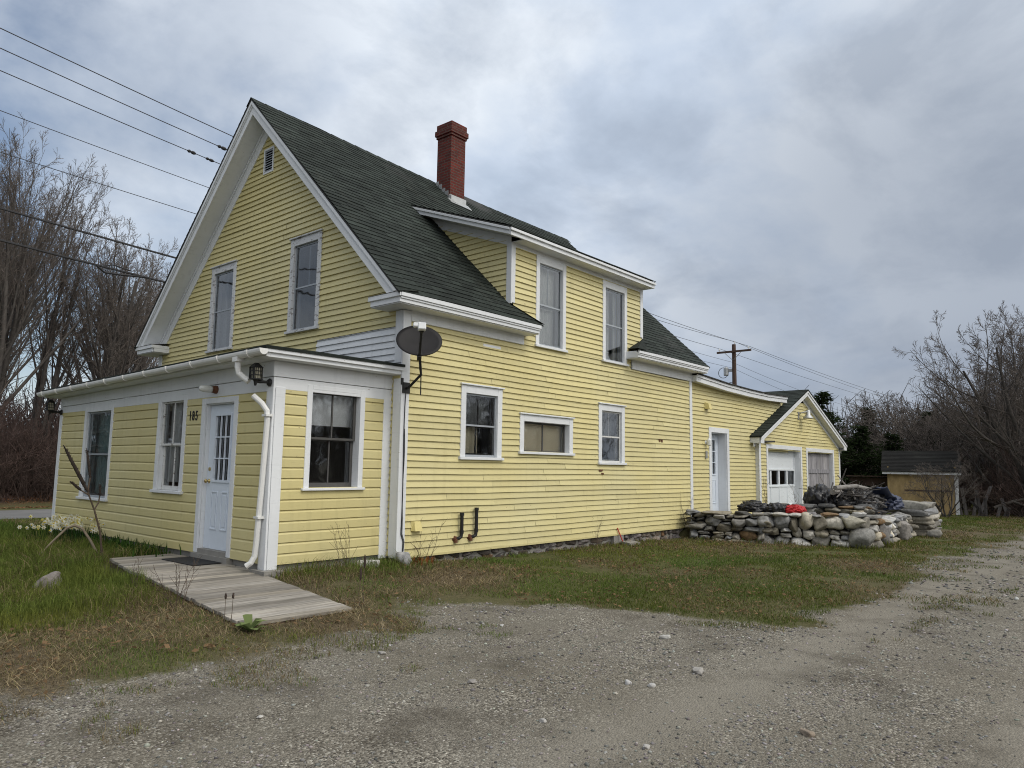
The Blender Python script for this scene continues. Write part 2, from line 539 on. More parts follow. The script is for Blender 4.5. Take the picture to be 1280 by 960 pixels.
bg2 = k.n('ShaderNodeBackground', Color=cb, Strength=1.0)
# blue holes, mostly on the left side of the view
hole = k.ramp(ddot((.17, .90, .33)), [(.90, 0.), (.99, 1.)])
hm = k.math('MULTIPLY', k.ramp(k.math('ADD', n1, k.math('MULTIPLY', n2, .35)), [(.64, 1.), (.88, 0.)]), hole)
hm = k.math('MULTIPLY', hm, .95)
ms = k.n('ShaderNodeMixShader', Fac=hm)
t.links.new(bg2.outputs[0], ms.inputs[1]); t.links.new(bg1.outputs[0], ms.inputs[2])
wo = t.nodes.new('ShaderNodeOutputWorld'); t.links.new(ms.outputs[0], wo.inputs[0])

sun = bpy.data.lights.new('sun', 'SUN'); sun.energy = 1.0; sun.angle = math.radians(14); sun.color = (1, .95, .87)
so = bpy.data.objects.new('sun', sun); C.objects.link(so); so.location = (0, -20, 30)
so.rotation_euler = (-SUN).to_track_quat('-Z', 'Y').to_euler()
vs = sc.view_settings
vs.view_transform = 'Standard'; vs.look = 'None'; vs.exposure = 0.0; vs.gamma = 1; vs.use_curve_mapping = False
sc.cycles.max_bounces = 6; sc.cycles.transparent_max_bounces = 12; sc.cycles.filter_width = 1.05; sc.cycles.use_denoising = True; sc.cycles.denoising_prefilter = 'NONE'

# ------------------------------------------------------------------ ground
EX = [-300, -40, -9, -5.5, -4.7, -4.0, -3, -2.1, -.8, -.3, .2, .5, .9, 2.16, 6.8, 12.7, 17.3, 30, 60, 300]
EY = [-1.2, -1.4, -2.0, -2.35, -2.7, -2.8, -2.42, -2.27, -1.95, -2.9, -3.9, -5.0, -5.55, -5.5, -5.37, -5.43, -5.7, -6.4, -7.5, -14]


def gravel(x, y):
    d = np.interp(x, EX, EY) - y
    d = d + (fbm(x * 1.3, y * 1.3, 5, 5) - .5) * 1.7 + (fbm(x * .5 + 9, y * .5, 8, 2) - .5) * .6
    return sstep(-.60, .45, d)


def gz(x, y):
    x = np.asarray(x, float); y = np.asarray(y, float)
    base = np.interp(x, [-3, 0, 2, 9, 16], [-.075, -.10, -.18, -.25, -.27])
    # distance to the building (house strip y>=0, porch x>=-2)
    dy = np.maximum(0, -y); dx = np.maximum(0, -1.97 - x)
    d = np.hypot(dy, dx)
    z = lerp(base, -.27, sstep(0, 2.6, d))
    z = np.where((y > 9), lerp(z, -.27, sstep(9, 13, y)), z)
    z = z + (fbm(x * .8, y * .8, 3, 3) - .5) * .05 * (1 - sstep(10, 14, y)) * sstep(.05, 1.2, d)
    z = z + np.clip(y - 20.5, 0, 60) * .055
    # hollow under the ramp
    rx = x - (-3.36 + .062 * (y + 1.72))
    mk = sstep(-.22, .02, rx) * (1 - sstep(1.22, 1.45, rx)) * sstep(-1.9, -1.7, y) * (1 - sstep(2.7, 3.0, y))
    z = lerp(z, np.minimum(z, -.205 + .17 * np.clip((y + 1.72) / 2.66, 0, 1) - .055), mk)
    # soil held behind the stone wall
    q = x - (8.72 + (-.35 - y) * .418)
    tr = sstep(0, .25, q) * sstep(-3.55, -3.35, y) * (1 - sstep(13.0, 15.5, x)) * (1 - sstep(-.2, .4, y))
    return z + tr * .36


def track(x, y):
    """worn wheel tracks on the drive"""
    w = (fbm(x * .4, y * .4, 31, 2) - .5) * .5; c = -5.95 - .035 * x - .02 * np.maximum(0, -x) ** 1.6
    return (np.exp(-((y - c + w) / .34) ** 2) + np.exp(-((y - c + 1.75 + w) / .36) ** 2)) * .9 * (y < 0) * sstep(-6, -3, x)


def dryness(x, y):
    n = fbm(x * .9, y * .9, 21, 4)
    z1 = sstep(.6, -.9, y) * sstep(-1.2, -2.6, x)            # thatch in the left foreground
    z2 = sstep(-2.6, -.9, y) * sstep(2.2, -.5, x) * sstep(-2.6, -1.0, x) * .8
    z3 = .25 * sstep(-3.4, -4.6, y)
    return np.clip((n - .5) * 2.2 + .09 + .75 * z1 + .5 * z2 + z3, 0, 1)


def axis(lo, hi, step, far, g=1.22):
    a = list(np.arange(lo, hi + 1e-6, step)); s = step
    while a[-1] < far: s *= g; a.append(a[-1] + s)
    s = step; b = [lo]
    while b[-1] > -far: s *= g; b.append(b[-1] - s)
    return np.array(b[:0:-1] + a)


gx = axis(-8.5, 15, .14, 900); gy = axis(-8.5, 5, .14, 900)
X, Yg = np.meshgrid(gx, gy); nx, ny = len(gx), len(gy)
Z = gz(X, Yg); G = gravel(X, Yg)
leafm = sstep(19.5, 21.5, Yg) * (1 - sstep(60, 120, Yg)) * .95 + track(X, Yg)
V = np.stack([X, Yg, Z], -1).reshape(-1, 3)
col = np.stack([G, dryness(X, Yg), leafm], -1).reshape(-1, 3)
ii = np.arange(nx * ny).reshape(ny, nx)
Q = np.stack([ii[:-1, :-1], ii[:-1, 1:], ii[1:, 1:], ii[1:, :-1]], -1).reshape(-1, 4)
gq = G.ravel()[Q].mean(1) > .5
for nm, sel in (('lawn', ~gq), ('gravel_driveway', gq)):
    q = Q[sel]; used, inv = np.unique(q, return_inverse=True)
    o = np_mesh(nm, V[used], [inv.reshape(-1, 4)], M['ground'], col[used], smooth=True); o['kind'] = 'structure'
rd = MB(); rd.poly([(-400, 14.7, -.262), (400, 14.7, -.262), (400, 18.6, -.262), (-400, 18.6, -.262)])
rd.build('road', M['road'])['kind'] = 'structure'
# ------------------------------------------------------------------ the house
H = thing('house', 'two storey pale yellow clapboard house with green gabled roof and red brick chimney', 'house', (0, 0, 0))
W, L, P_, YP = 8.21, 9.18, 1.972, .233
RX = [-.45, 1.1, 2.8, 4.3, 5.4, 7.5, 9.7]
RZ = [8.20, 8.15, 8.075, 8.02, 7.955, 7.935, 7.94]     # the old ridge sags
YE, ZE, YM = -.336, 3.85, 4.105


def zr(x): return float(np.interp(x, RX, RZ))
def roofz(x, y):
    yy = y if y <= YM else 2 * YM - y
    return ZE + (zr(x) - ZE) * (yy - YE) / (YM - YE)


def wob(fr):
    def P(u, v, d):
        w = .006 * math.sin(1.1 * u + 2.3 * v) + .003 * math.sin(3.7 * u + 5 * v)
        return fr.p(u, v + w, d)
    return P


FS = Fr((0, 0, 0), (1, 0, 0), (0, -1, 0))            # long side
FF = Fr((0, 0, 0), (0, 1, 0), (-1, 0, 0))            # gable end
FP = Fr((-P_, 0, 0), (0, 1, 0), (-1, 0, 0))          # porch front
FQ = Fr((0, YP, 0), (1, 0, 0), (0, -1, 0))           # porch end
FE = Fr((0, .05, 0), (1, 0, 0), (0, -1, 0))          # rear wing
CLAP = [(0, .027), (1, .003)]
DROP = [(0, .026), (.74, .025), (.90, .010), (1, .001)]


def hole(r, e=.045):
    u0, u1, v0, v1 = r
    return (v0 + e, v1 - e, u0 + e, u0 + e, u1 - e, u1 - e)


WIN = dict(win1=(1.24, 2.24, 1.436, 2.65), win2=(2.72, 4.30, 1.56, 2.264), win3=(5.18, 6.15, 1.405, 2.631),
           dw1=(3.13, 4.045, 3.522, 5.25), dw2=(5.32, 6.25, 3.505, 5.22))
FW = dict(F1=(5.03, 6.01, 3.525, 5.28), F2=(2.18, 3.126, 3.611, 5.33))
VENT = (3.875, 4.218, 6.84, 7.34)
PW = dict(PF1=(5.30, 6.61, .624, 2.32), PF2=(2.574, 3.545, .845, 2.33))
PD = (1.07, 2.10, .05, 2.25)
PS = (-1.484, -.506, .97, 2.40)

# long side siding up to the dormer soffit
mb = MB()
courses(mb, wob(FS), lambda v: (.02, L - .02) if v < 3.60 else ((2.5, 6.88) if v > 3.9 else (.02, L - .02)), 0, 5.30, .1005, CLAP,
        [hole(w) for w in WIN.values()] + [(3.52, 3.9, -.1, -.1, 2.79, 2.79), (3.46, 3.9, 6.42, 6.42, 9.4, 9.4)], seg=1.9, cv=.075, dj=.004, brk=(3.9, 3.6))
mb.build('clapboard_wall', M['yellow'], H)
# gable end above the porch roof
mb = MB()
slope = (zr(0) - ZE) / (YM - YE)
def gable(v):
    y0 = max(0, (v + .53 - ZE) / slope + YE)
    return (y0, W - y0)
gops = [hole(w) for w in FW.values()] + [hole(VENT, .03)]
courses(mb, wob(FF), gable, 2.4, 7.66, .1, CLAP, gops + [(2.4, 3.42, 0, 0, 2.35, 2.2)], seg=1.9, cv=.075, dj=.004,
        brk=((.53 * -1 + ZE - YE * slope) * 1.0,))
mb.build('gable_wall', M['yellow'], H)
mb = MB()
courses(mb, wob(FF), lambda v: (0, 2.35 - max(0, v - 2.4) * .147), 0, 3.42, .1, CLAP, [(0, 2.82, YP - .01, YP - .01, 3, 3)], seg=1.6, brk=(2.82,))
for i, c in enumerate(mb.v):
    pass
ww = mb.build('repainted_wall', [M['white'], M['yellow']], H, label='white painted clapboards above the porch roof')
for p in ww.data.polygons:
    if p.center.z < 2.75: p.material_index = 1
# unseen sides and inside
mb = MB()
mb.box(.03, L - .03, W - .1, W, -.1, 3.85); mb.box(L - .12, L, .03, W - .1, -.1, 3.85)
mb.poly([(L - .01, .02, 3.85), (L - .01, W - .02, 3.85), (L - .01, YM, zr(L) - .15)])
mb.build('rear_wall', M['yellow'], H)
mb = MB()
mb.box(.06, L - .13, .06, W - .12, -.02, .0); mb.box(.06, L - .13, .06, W - .12, 2.80, 2.84)
mb.box(.04, .06, YP, W - .12, 0, 3.2); mb.box(-P_ + .1, 0, YP + .1, 7.8, -.03, .0)
mb.box(4.55, 4.62, .06, W - .12, 0, 2.8); mb.box(.06, 9.0, 3.0, 3.08, 2.84, 6.6); mb.box(.06, L - .13, 2.6, 2.66, 0, 2.8)
mb.build('inner_wall', M['interior'], H)

# corner boards, frieze, eave
def boards(name, parent, items, m='white'):
    for fr, a in items:
        mb = MB()
        if fr is None: mb.box(*a)
        else: fr.box(mb, *a)
        mb.build(name, M[m], parent, bevel=.004)


boards('corner_board', H, [(FS, (-.034, .125, -.03, 3.66, .003, .034)), (FF, (0, .15, 2.86, 3.66, .003, .034)), (FF, (0, .15, -.02, 2.62, .003, .034)),
                           (FF, (W - .15, W, 2.6, 3.66, .003, .034)), (FS, (L - .10, L + .03, -.02, 3.47, .003, .034)),
                           (FS, (2.43, 2.53, 4.22, 5.30, .003, .032)), (FS, (6.80, 6.90, 4.22, 5.30, .003, .032)),
                           (None, (2.418, 2.45, -.03, .09, 4.2, 5.32)), (None, (6.88, 6.912, -.03, .09, 4.2, 5.3))])
boards('frieze_board', H, [(FS, (.126, 2.79, 3.505, 3.69, .003, .04)), (FS, (6.45, L + .03, 3.472, 3.69, .003, .04)), (FS, (2.43, 6.93, 5.235, 5.32, .003, .026))])
FS.box((mb := MB()), .1, L - .1, -.03, .004, .022, .03)
mb.build('sill_edge', M['yellow'], H)


def eave(mb, x0, x1, y_out=YE, zt=ZE, soff=.17):
    mb.box(x0, x1, y_out + .02, .0, zt - soff - .012, zt - soff)            # soffit
    mb.box(x0, x1, y_out + .0, y_out + .03, zt - soff + .002, zt - .055)    # fascia
    mb.box(x0 - .012, x1 + .012, y_out - .035, y_out - .002, zt - .085, zt - .02)  # crown
    mb.box(x0 - .006, x1 + .006, y_out - .018, y_out - .001, zt - .115, zt - .087)


for e0, e1 in ((-.36, 2.86), (6.2, L + .26)):
    mb = MB(); eave(mb, e0, e1); xe = e1 - .02 if e0 < 0 else e0
    mb.box(xe, xe + .02, YE + .031, -.002, ZE - .165, ZE - .03)
    mb.build('eave', M['white'], H, bevel=.004)
# returns on the gable end
for y0, y1 in ((-.335, .345), (W - .43, W + .34)):
    mb = MB(); mb.box(-.36, .0, max(y0, .001) if y0 < 0 else y0, y1, 3.668, 3.678)
    mb.box(-.372, -.345, y0, y1, 3.682, 3.79); mb.box(-.40, -.374, y0 - .03, y1 + .03, 3.762, 3.83)
    ye = y1 if y0 < 0 else y0
    mb.box(-.343, .0, ye - .025, ye, 3.682, 3.79); mb.box(-.373, .0, ye + (.002 if y0 < 0 else -.03), ye + (.03 if y0 < 0 else -.002), 3.762, 3.83)
    mb.poly([(-.41, y0 - .035, 3.835), (-.41, y1 + .035, 3.835), (0, y1 + .035, 3.90), (0, y0 - .035, 3.90)])
    mb.build('eave_return', M['white'], H, bevel=.003)
mb = MB()
mb.box(-.36, L + .26, W, W + .33, 3.67, 3.68); mb.box(-.36, L + .26, W + .31, W + .336, 3.68, 3.83)
mb.build('rear_eave', M['white'], H, bevel=.004)


# rakes on both gables
def band(mb, x0, x1, a, b, xs):
    z = zr(xs); e0, e1 = YE, 2 * YM - YE
    for s in (0, 1):
        ya, yb = (e0, YM) if s == 0 else (YM, e1)
        za, zb = (ZE, z) if s == 0 else (z, ZE)
        # level cut at the bottom so that the boards die on the eave returns
        g = (z - ZE) / (YM - YE); cut = 3.838
        ja, jb = max(0, (cut + a - ZE) / g), max(0, (cut + b - ZE) / g)
        if s == 0: P0, P1, Q0, Q1 = (ya + jb, ZE + g * jb - b), (yb, zb - b), (ya + ja, ZE + g * ja - a), (yb, zb - a)
        else: P0, P1, Q0, Q1 = (ya, za - b), (yb - jb, ZE + g * jb - b), (ya, za - a), (yb - ja, ZE + g * ja - a)
        mb.hexa([(x0, *P0), (x1, *P0), (x1, *P1), (x0, *P1), (x0, *Q0), (x1, *Q0), (x1, *Q1), (x0, *Q1)])


mb = MB()
band(mb, -.42, -.386, .035, .115, -.38); band(mb, -.402, -.384, .118, .15, -.38)
band(mb, -.384, -.355, .045, .30, -.38)
band(mb, -.354, -.001, .265, .285, -.2)
band(mb, -.038, -.006, .29, .585, 0); band(mb, -.062, -.039, .29, .345, 0)
mb.build('rake_board', M['white'], H, bevel=.003)
mb = MB(); band(mb, L + .28, L + .30, .03, .25, 9.4); band(mb, L, L + .279, .225, .245, 9.3); band(mb, L, L + .03, .25, .5, 9.2)
mb.build('rear_rake_board', M['white'], H)

# main roof
SL = math.hypot(YM - YE, 8.03 - ZE)
def PR(side):
    nrm = Vector((0, -1, 1)).normalized()
    def P(u, s, d):
        t = s / SL; y = YE - .03 + (YM - YE + .03) * t
        z = roofz(u, y)
        n = Vector((0, -nrm.y * -1 if False else nrm.y, nrm.z))
        w = .008 * math.sin(u * 1.9 + s) + .006 * math.sin(u * .7 - s * 1.7)
        yy, zz = y + n.y * (d), z + n.z * (d) + w
        return Vector((u, yy if side == 0 else 2 * YM - yy, zz))
    return P


def s_of_y(y): return (y - YE + .03) / (YM - YE + .03) * SL
sy0, syd = s_of_y(0), s_of_y(2.30)
SH = [(0, .014), (1, .003)]
mb = MB()
courses(mb, PR(0), lambda s: (-.43, L + .31), 0, SL, .135, SH, [(0, sy0, 2.93, 2.47, 6.16, 6.88), (sy0, syd, 2.45, 2.45, 6.90, 6.90)], seg=.30, dj=.005, cv=.32, flip=False)
courses(mb, PR(1), lambda s: (-.43, L + .31), 0, SL, .135, SH, [], seg=.6, dj=.004, cv=.16, flip=True)
mb.cur = (.8, .8, .8)
mb.poly([(6.12, YE - .035, ZE + .01), (6.93, .0, roofz(6.9, 0) + .04), (6.30, -.03, ZE + .05)], True); mb.poly([(6.12, YE - .035, ZE + .012), (6.5, YE - .03, ZE + .012), (6.93, 0, roofz(6.9, 0) + .042)])
mb.poly([(2.96, YE - .035, ZE + .01), (2.42, .0, roofz(2.4, 0) + .04), (2.80, -.03, ZE + .05)])
# ridge caps
for i in range(33):
    x = -.44 + i * .305
    for sgn in (-1, 1):
        mb.cur = (rnd.uniform(.8, 1.1),) * 3
        a0, a1 = zr(x) + .022, zr(x + .33) + .012
        mb.poly([(x, YM, a0), (x + .32, YM, a1), (x + .32, YM + sgn * .15, a1 - .145), (x, YM + sgn * .15, a0 - .145)], sgn > 0)
mb.cur = (1, 1, 1)
roof = mb.build('roof', M['roof'], H)
# deck under the shingles (dark edge)
mb = MB()
xs = [-.425, 1.1, 2.44, 6.91, 7.5, L + .305]
for a, b in zip(xs, xs[1:]):
    for s in (0, 1):
        y0 = YE - .025
        if s == 0 and a == 2.44: y0 = 2.3
        def q(x, y, o): return (x, y if s == 0 else 2 * YM - y, roofz(x, y) - o)
        mb.hexa([q(a, y0, .034), q(b, y0, .034), q(b, YM, .034), q(a, YM, .034), q(a, y0, .004), q(b, y0, .004), q(b, YM, .004), q(a, YM, .004)])
mb.poly([(2.44, YE - .02, ZE - .01), (2.9, YE - .02, ZE - .01), (2.44, 0, roofz(2.4, 0) - .01)])
mb.poly([(6.91, YE - .02, ZE - .01), (6.18, YE - .02, ZE - .01), (6.91, 0, roofz(6.9, 0) - .01)])
mb.build('roof_edge', M['roof_edge'], H)

# chimney (part of the roof)
mb = MB(); cx0, cx1, cy0, cy1 = 4.27, 4.74, 3.5, 3.97
mb.box(cx0, cx1, cy0, cy1, 7.2, 9.02)
mb.box(cx0 - .025, cx1 + .025, cy0 - .025, cy1 + .025, 9.02, 9.08); mb.box(cx0 - .05, cx1 + .05, cy0 - .05, cy1 + .05, 9.08, 9.21)
mb.box(cx0 - .02, cx1 + .02, cy0 - .02, cy1 + .02, 9.21, 9.36)
ch = mb.build('chimney', M['brick'], roof, bevel=.006)
mb = MB(); mb.hexa([(cx0 - .01, cy0 - .01, 9.361), (cx1 + .01, cy0 - .01, 9.361), (cx1 + .01, cy1 + .01, 9.361), (cx0 - .01, cy1 + .01, 9.361),
                    (cx0 + .12, cy0 + .12, 9.43), (cx1 - .12, cy0 + .12, 9.43), (cx1 - .12, cy1 - .12, 9.43), (cx0 + .12, cy1 - .12, 9.43)])
mb.build('chimney_crown', M['concrete'], roof)
mb = MB()
for k in range(5):
    y = cy0 - .06 + k * .11
    z = roofz(4.3, y)
    mb.box(cx0 - .014, cx0 - .003, y, y + .12, z - .02, z + .16 + .02 * (k % 2))
mb.box(cx0 - .03, cx1 + .05, cy0 - .016, cy0 - .004, roofz(4.5, cy0) - .08, roofz(4.5, cy0) + .13)
mb.hexa([(cx0 - .1, cy0 - .16, roofz(4.3, cy0 - .16) + .02), (cx1 + .1, cy0 - .16, roofz(4.7, cy0 - .16) + .02), (cx1 + .1, cy0 - .02, roofz(4.7, cy0 - .02) + .02), (cx0 - .1, cy0 - .02, roofz(4.3, cy0 - .02) + .02),
         (cx0 - .1, cy0 - .16, roofz(4.3, cy0 - .16) + .03), (cx1 + .1, cy0 - .16, roofz(4.7, cy0 - .16) + .03), (cx1 + .1, cy0 - .02, roofz(4.7, cy0 - .02) + .035), (cx0 - .1, cy0 - .02, roofz(4.3, cy0 - .02) + .035)])
mb.build('flashing', M['galv'], roof)

# ------------------------------------------------------------------ dormer
DX0, DX1, DY0, DY1, DZ0 = 2.10, 6.99, -.29, 2.35, 5.465
def ZD(x): return roofz(x, DY1) + .01
mb = MB()
dl = math.hypot(DY1 - DY0, 6.35 - DZ0)
def PDm(u, s, d):
    t_ = s / dl
    return Vector((u, lerp(DY0 - .02, DY1, t_), lerp(DZ0, ZD(u), t_) + d))
courses(mb, PDm, lambda s: (DX0 - .02, DX1 + .02), 0, dl, .135, SH, [], seg=.32, dj=.004, cv=.15)
dr = mb.build('dormer_roof', M['roof'], H)
mb = MB()
def dq(x, t_, o): return (x, lerp(DY0, DY1, t_), lerp(DZ0, ZD(x), t_) - o)
mb.hexa([dq(DX0 - .015, 0, .03), dq(DX1 + .015, 0, .03), dq(DX1 + .015, 1, .03), dq(DX0 - .015, 1, .03), dq(DX0 - .015, 0, .002), dq(DX1 + .015, 0, .002), dq(DX1 + .015, 1, .002), dq(DX0 - .015, 1, .002)])
mb.build('dormer_roof_edge', M['roof_edge'], dr)
mb = MB()
mb.box(DX0, DX1, DY0 + .005, DY0 + .03, DZ0 - .15, DZ0 - .035)                                   # fascia
mb.box(DX0 - .03, DX1 + .012, DY0 - .03, DY0 + .002, DZ0 - .075, DZ0 - .028)                     # crown
mb.box(2.46, DX1 - .02, DY0 + .031, 0, DZ0 - .15, DZ0 - .135)                              # soffit
for x in (DX0, DX1 - .03):                                                                       # rakes
    a = [dq(x, .012, .15), dq(x + .03, .012, .15), dq(x + .03, 1, .15), dq(x, 1, .15), dq(x, .012, .032), dq(x + .03, .012, .032), dq(x + .03, 1, .032), dq(x, 1, .032)]
    mb.hexa(a)
a = [dq(DX0 - .03, .012, .075), dq(DX0 - .002, .012, .075), dq(DX0 - .002, 1, .075), dq(DX0 - .03, 1, .075), dq(DX0 - .03, .012, .031), dq(DX0 - .002, .012, .031), dq(DX0 - .002, 1, .031), dq(DX0 - .03, 1, .031)]
mb.hexa(a)
mb.hexa([dq(DX0 + .03, .02, .15), dq(2.459, .02, .15), dq(2.45, 1, .15), dq(DX0 + .03, 1, .15), dq(DX0 + .03, .02, .135), dq(2.459, .02, .135), dq(2.45, 1, .135), dq(DX0 + .03, 1, .135)])
fz = lambda y: lerp(DZ0, ZD(2.4), (y - DY0) / (DY1 - DY0)) - .15
mb.hexa([(2.425, .0, fz(0) - .17), (2.448, .0, fz(0) - .17), (2.448, 2.2, fz(2.2) - .17), (2.425, 2.2, fz(2.2) - .17),
         (2.425, .0, fz(0) - .002), (2.448, .0, fz(0) - .002), (2.448, 2.2, fz(2.2) - .002), (2.425, 2.2, fz(2.2) - .002)])
mb.build('dormer_eave', M['white'], H, bevel=.003)
# cheeks
FC = Fr((2.45, 0, 0), (0, 1, 0), (-1, 0, 0))
mb = MB()
def cheek(v):
    ym = max(0, (v - ZE) / ((zr(2.4) - ZE) / (YM - YE)) + YE)
    yd = max(0, (v - fz(0) + .1) / (fz(1) - fz(0)))
    return (yd, max(yd, ym))
courses(mb, FC.p, cheek, 4.16, 6.25, .1, CLAP, [], seg=1.4, flip=FC.flip, brk=(fz(0) - .1,))
mb.build('dormer_cheek', M['yellow'], H)
mb = MB(); mb.prism([(6.86, 0.03, 4.1), (6.86, 2.4, 6.4), (6.86, 2.4, 6.5), (6.86, .03, 5.35)], [(6.895, 0.03, 4.1), (6.895, 2.4, 6.4), (6.895, 2.4, 6.5), (6.895, .03, 5.35)]); mb.build('dormer_cheek', M['yellow'], H)


# ------------------------------------------------------------------ windows and doors
def window(fr, r, name='window', cas=.115, head=.13, sill=.045, dep=.10, sash='sash_white', casing='white', upper=(2, 1), lower=(2, 1), storm=None,
           meet=.5, inner=None, parent=None, proud=.034, sash_w=.042, cap=True, label=None):
    parent = parent or H
    u0, u1, v0, v1 = r; a0, a1, b0, b1 = u0 + cas, u1 - cas, v0 + sill, v1 - head
    mb = MB()
    fr.box(mb, u0, a0, b0, v1, .004, proud); fr.box(mb, a1, u1, b0, v1, .004, proud); fr.box(mb, a0 + .0005, a1 - .0005, b1, v1, .004, proud - .003)
    if cap: fr.box(mb, u0 - .025, u1 + .025, v1 + .001, v1 + .026, .004, proud + .03)
    fr.box(mb, u0 - .03, u1 + .03, v0, b0 - .001, -.03, proud + .035)
    # reveals
    fr.box(mb, a0 - .02, a0 - .001, b0, b1, -dep - .06, .003); fr.box(mb, a1 + .001, a1 + .02, b0, b1, -dep - .06, .003)
    fr.box(mb, a0, a1, b1 + .001, b1 + .02, -dep - .06, .003); fr.box(mb, a0, a1, b0 - .02, b0 - .001, -dep - .06, -.031)
    w = mb.build(name, M[casing], parent, bevel=.004, label=label)
    vm = lerp(b0, b1, meet)
    mb = MB(); gl = MB(); s = sash_w

    def onesash(c0, c1, d, nu, nv, low):
        fr.box(mb, a0 + .002, a0 + s, c0, c1, d - .035, d); fr.box(mb, a1 - s, a1 - .002, c0, c1, d - .035, d)
        lo = s * 1.5 if low else s * .8; hi = s * .8 if low else s
        fr.box(mb, a0 + s, a1 - s, c0, c0 + lo, d - .035, d - .001); fr.box(mb, a0 + s, a1 - s, c1 - hi, c1, d - .035, d - .001)
        for i in range(1, nu):
            u = lerp(a0 + s, a1 - s, i / nu); fr.box(mb, u - .011, u + .011, c0 + lo, c1 - hi, d - .028, d - .006)
        for i in range(1, nv):
            v = lerp(c0 + lo, c1 - hi, i / nv); fr.box(mb, a0 + s, a1 - s, v - .011, v + .011, d - .029, d - .007)
        fr.quad(gl, a0 + s, a1 - s, c0 + lo, c1 - hi, d - .018)
    if lower:
        onesash(vm - .01, b1 - .002, -dep + .045, upper[0], upper[1], False)
        onesash(b0 + .002, vm + .012, -dep, lower[0], lower[1], True)
    else:
        onesash(b0 + .002, b1 - .002, -dep + .02, upper[0], upper[1], False)
    mb.build('sash', M[sash], w, bevel=.002)
    if storm:
        st = MB(); f = .028; d = -.012
        fr.box(st, a0 + .003, a0 + f, b0 + .002, b1 - .002, d - .02, d); fr.box(st, a1 - f, a1 - .003, b0 + .002, b1 - .002, d - .02, d)
        fr.box(st, a0 + f, a1 - f, b0 + .002, b0 + f + .01, d - .02, d - .001); fr.box(st, a0 + f, a1 - f, b1 - f, b1 - .002, d - .02, d - .001)
        fr.box(st, a0 + f, a1 - f, vm - .014, vm + .014, d - .02, d - .002)
        fr.quad(gl, a0 + f, a1 - f, b0 + f, b1 - f, d - .012)
        st.build('storm_frame', M[storm], w)
    gl.build('pane', M['glass'], w)
    for nm, mt, cu0, cu1, cv0, cv1, amp in (inner or []):
        cm = MB(); nn = max(2, int((cu1 - cu0) * (a1 - a0) / .018)) if amp else 1
        U = [lerp(a0 - .03, a1 + .03, lerp(cu0, cu1, i / nn)) for i in range(nn + 1)]
        D = [-dep - .10 + (amp * math.sin(i * 1.25) + amp * .5 * math.sin(i * .47 + 1) if amp else 0) for i in range(nn + 1)]
        for i in range(nn):
            lo, hi = lerp(b0 - .02, b1 + .02, cv0), lerp(b0 - .02, b1 + .02, cv1)
            cm.poly([fr.p(U[i], lo, D[i] * 1.0), fr.p(U[i + 1], lo, D[i + 1]), fr.p(U[i + 1], hi, D[i + 1]), fr.p(U[i], hi, D[i])], fr.flip)
        cm.build(nm, M[mt], w, smooth=bool(amp))
    return w


window(FS, WIN['win1'], sash='sash_dark', storm='sash_gray', inner=[('curtain', 'beige', -.02, .66, -.05, .5, .006), ('window_shade', 'curtain_gray', 0, 1, .5, 1, .004)])  # grey upper panel imitates the reflection in the glass
window(FS, WIN['win2'], sash='sash_dark', lower=None, upper=(2, 1), inner=[('board', 'beige', 0, 1, 0, 1, .0)], head=.12, sash_w=.03)
window(FS, WIN['win3'], sash='sash_white', upper=(2, 1), lower=(1, 1), storm='sash_white', inner=[('curtain', 'curtain_gray', 0, 1, .5, 1, .008)])
window(FS, WIN['dw1'], sash='sash_gray', upper=(2, 1), lower=(1, 1), storm='sash_gray', cas=.10, head=.14, cap=False,
       inner=[('curtain', 'lace', 0, .97, .07, 1, .014)])
window(FS, WIN['dw2'], sash='sash_gray', upper=(1, 1), lower=(1, 1), storm='sash_gray', cas=.10, head=.14, cap=False,
       inner=[('curtain', 'lace', 0, .62, 0, 1, .014), ('curtain', 'lace', .8, 1, 0, 1, .014)])
window(FF, FW['F1'], sash='sash_gray', upper=(2, 1), lower=(1, 1), storm='sash_gray', casing='peeling', cas=.11,
       inner=[('curtain', 'curtain_gray', 0, .22, 0, 1, .014), ('curtain', 'curtain_gray', .72, 1, 0, 1, .014)])
window(FF, FW['F2'], sash='sash_gray', upper=(2, 1), lower=(1, 1), storm='sash_gray', casing='peeling', cas=.11, inner=[('curtain', 'curtain_gray', 0, .12, 0, .5, .012)])
window(FP, PW['PF1'], sash='sash_gray', upper=(1, 1), lower=(1, 1), storm='sash_gray', cas=.10, head=.11, cap=False,
       inner=[('curtain', 'curtain_teal', -.05, 1.75, 0, 1, .012)])
window(FP, PW['PF2'], sash='sash_white', upper=(2, 1), lower=(2, 1), casing='white', cas=.11, head=.05, dep=.048, cap=False,
       inner=[('curtain', 'lace', .52, 1, .1, 1, .014), ('curtain', 'lace', 0, .42, .45, 1, .01)])
window(FQ, PS, sash='sash_dark', upper=(2, 1), lower=(2, 1), cas=.085, head=.06, sill=.035, dep=.11, cap=False, casing='white',
       inner=[('window_shade', 'shade', 0, 1, .64, 1, 0)])
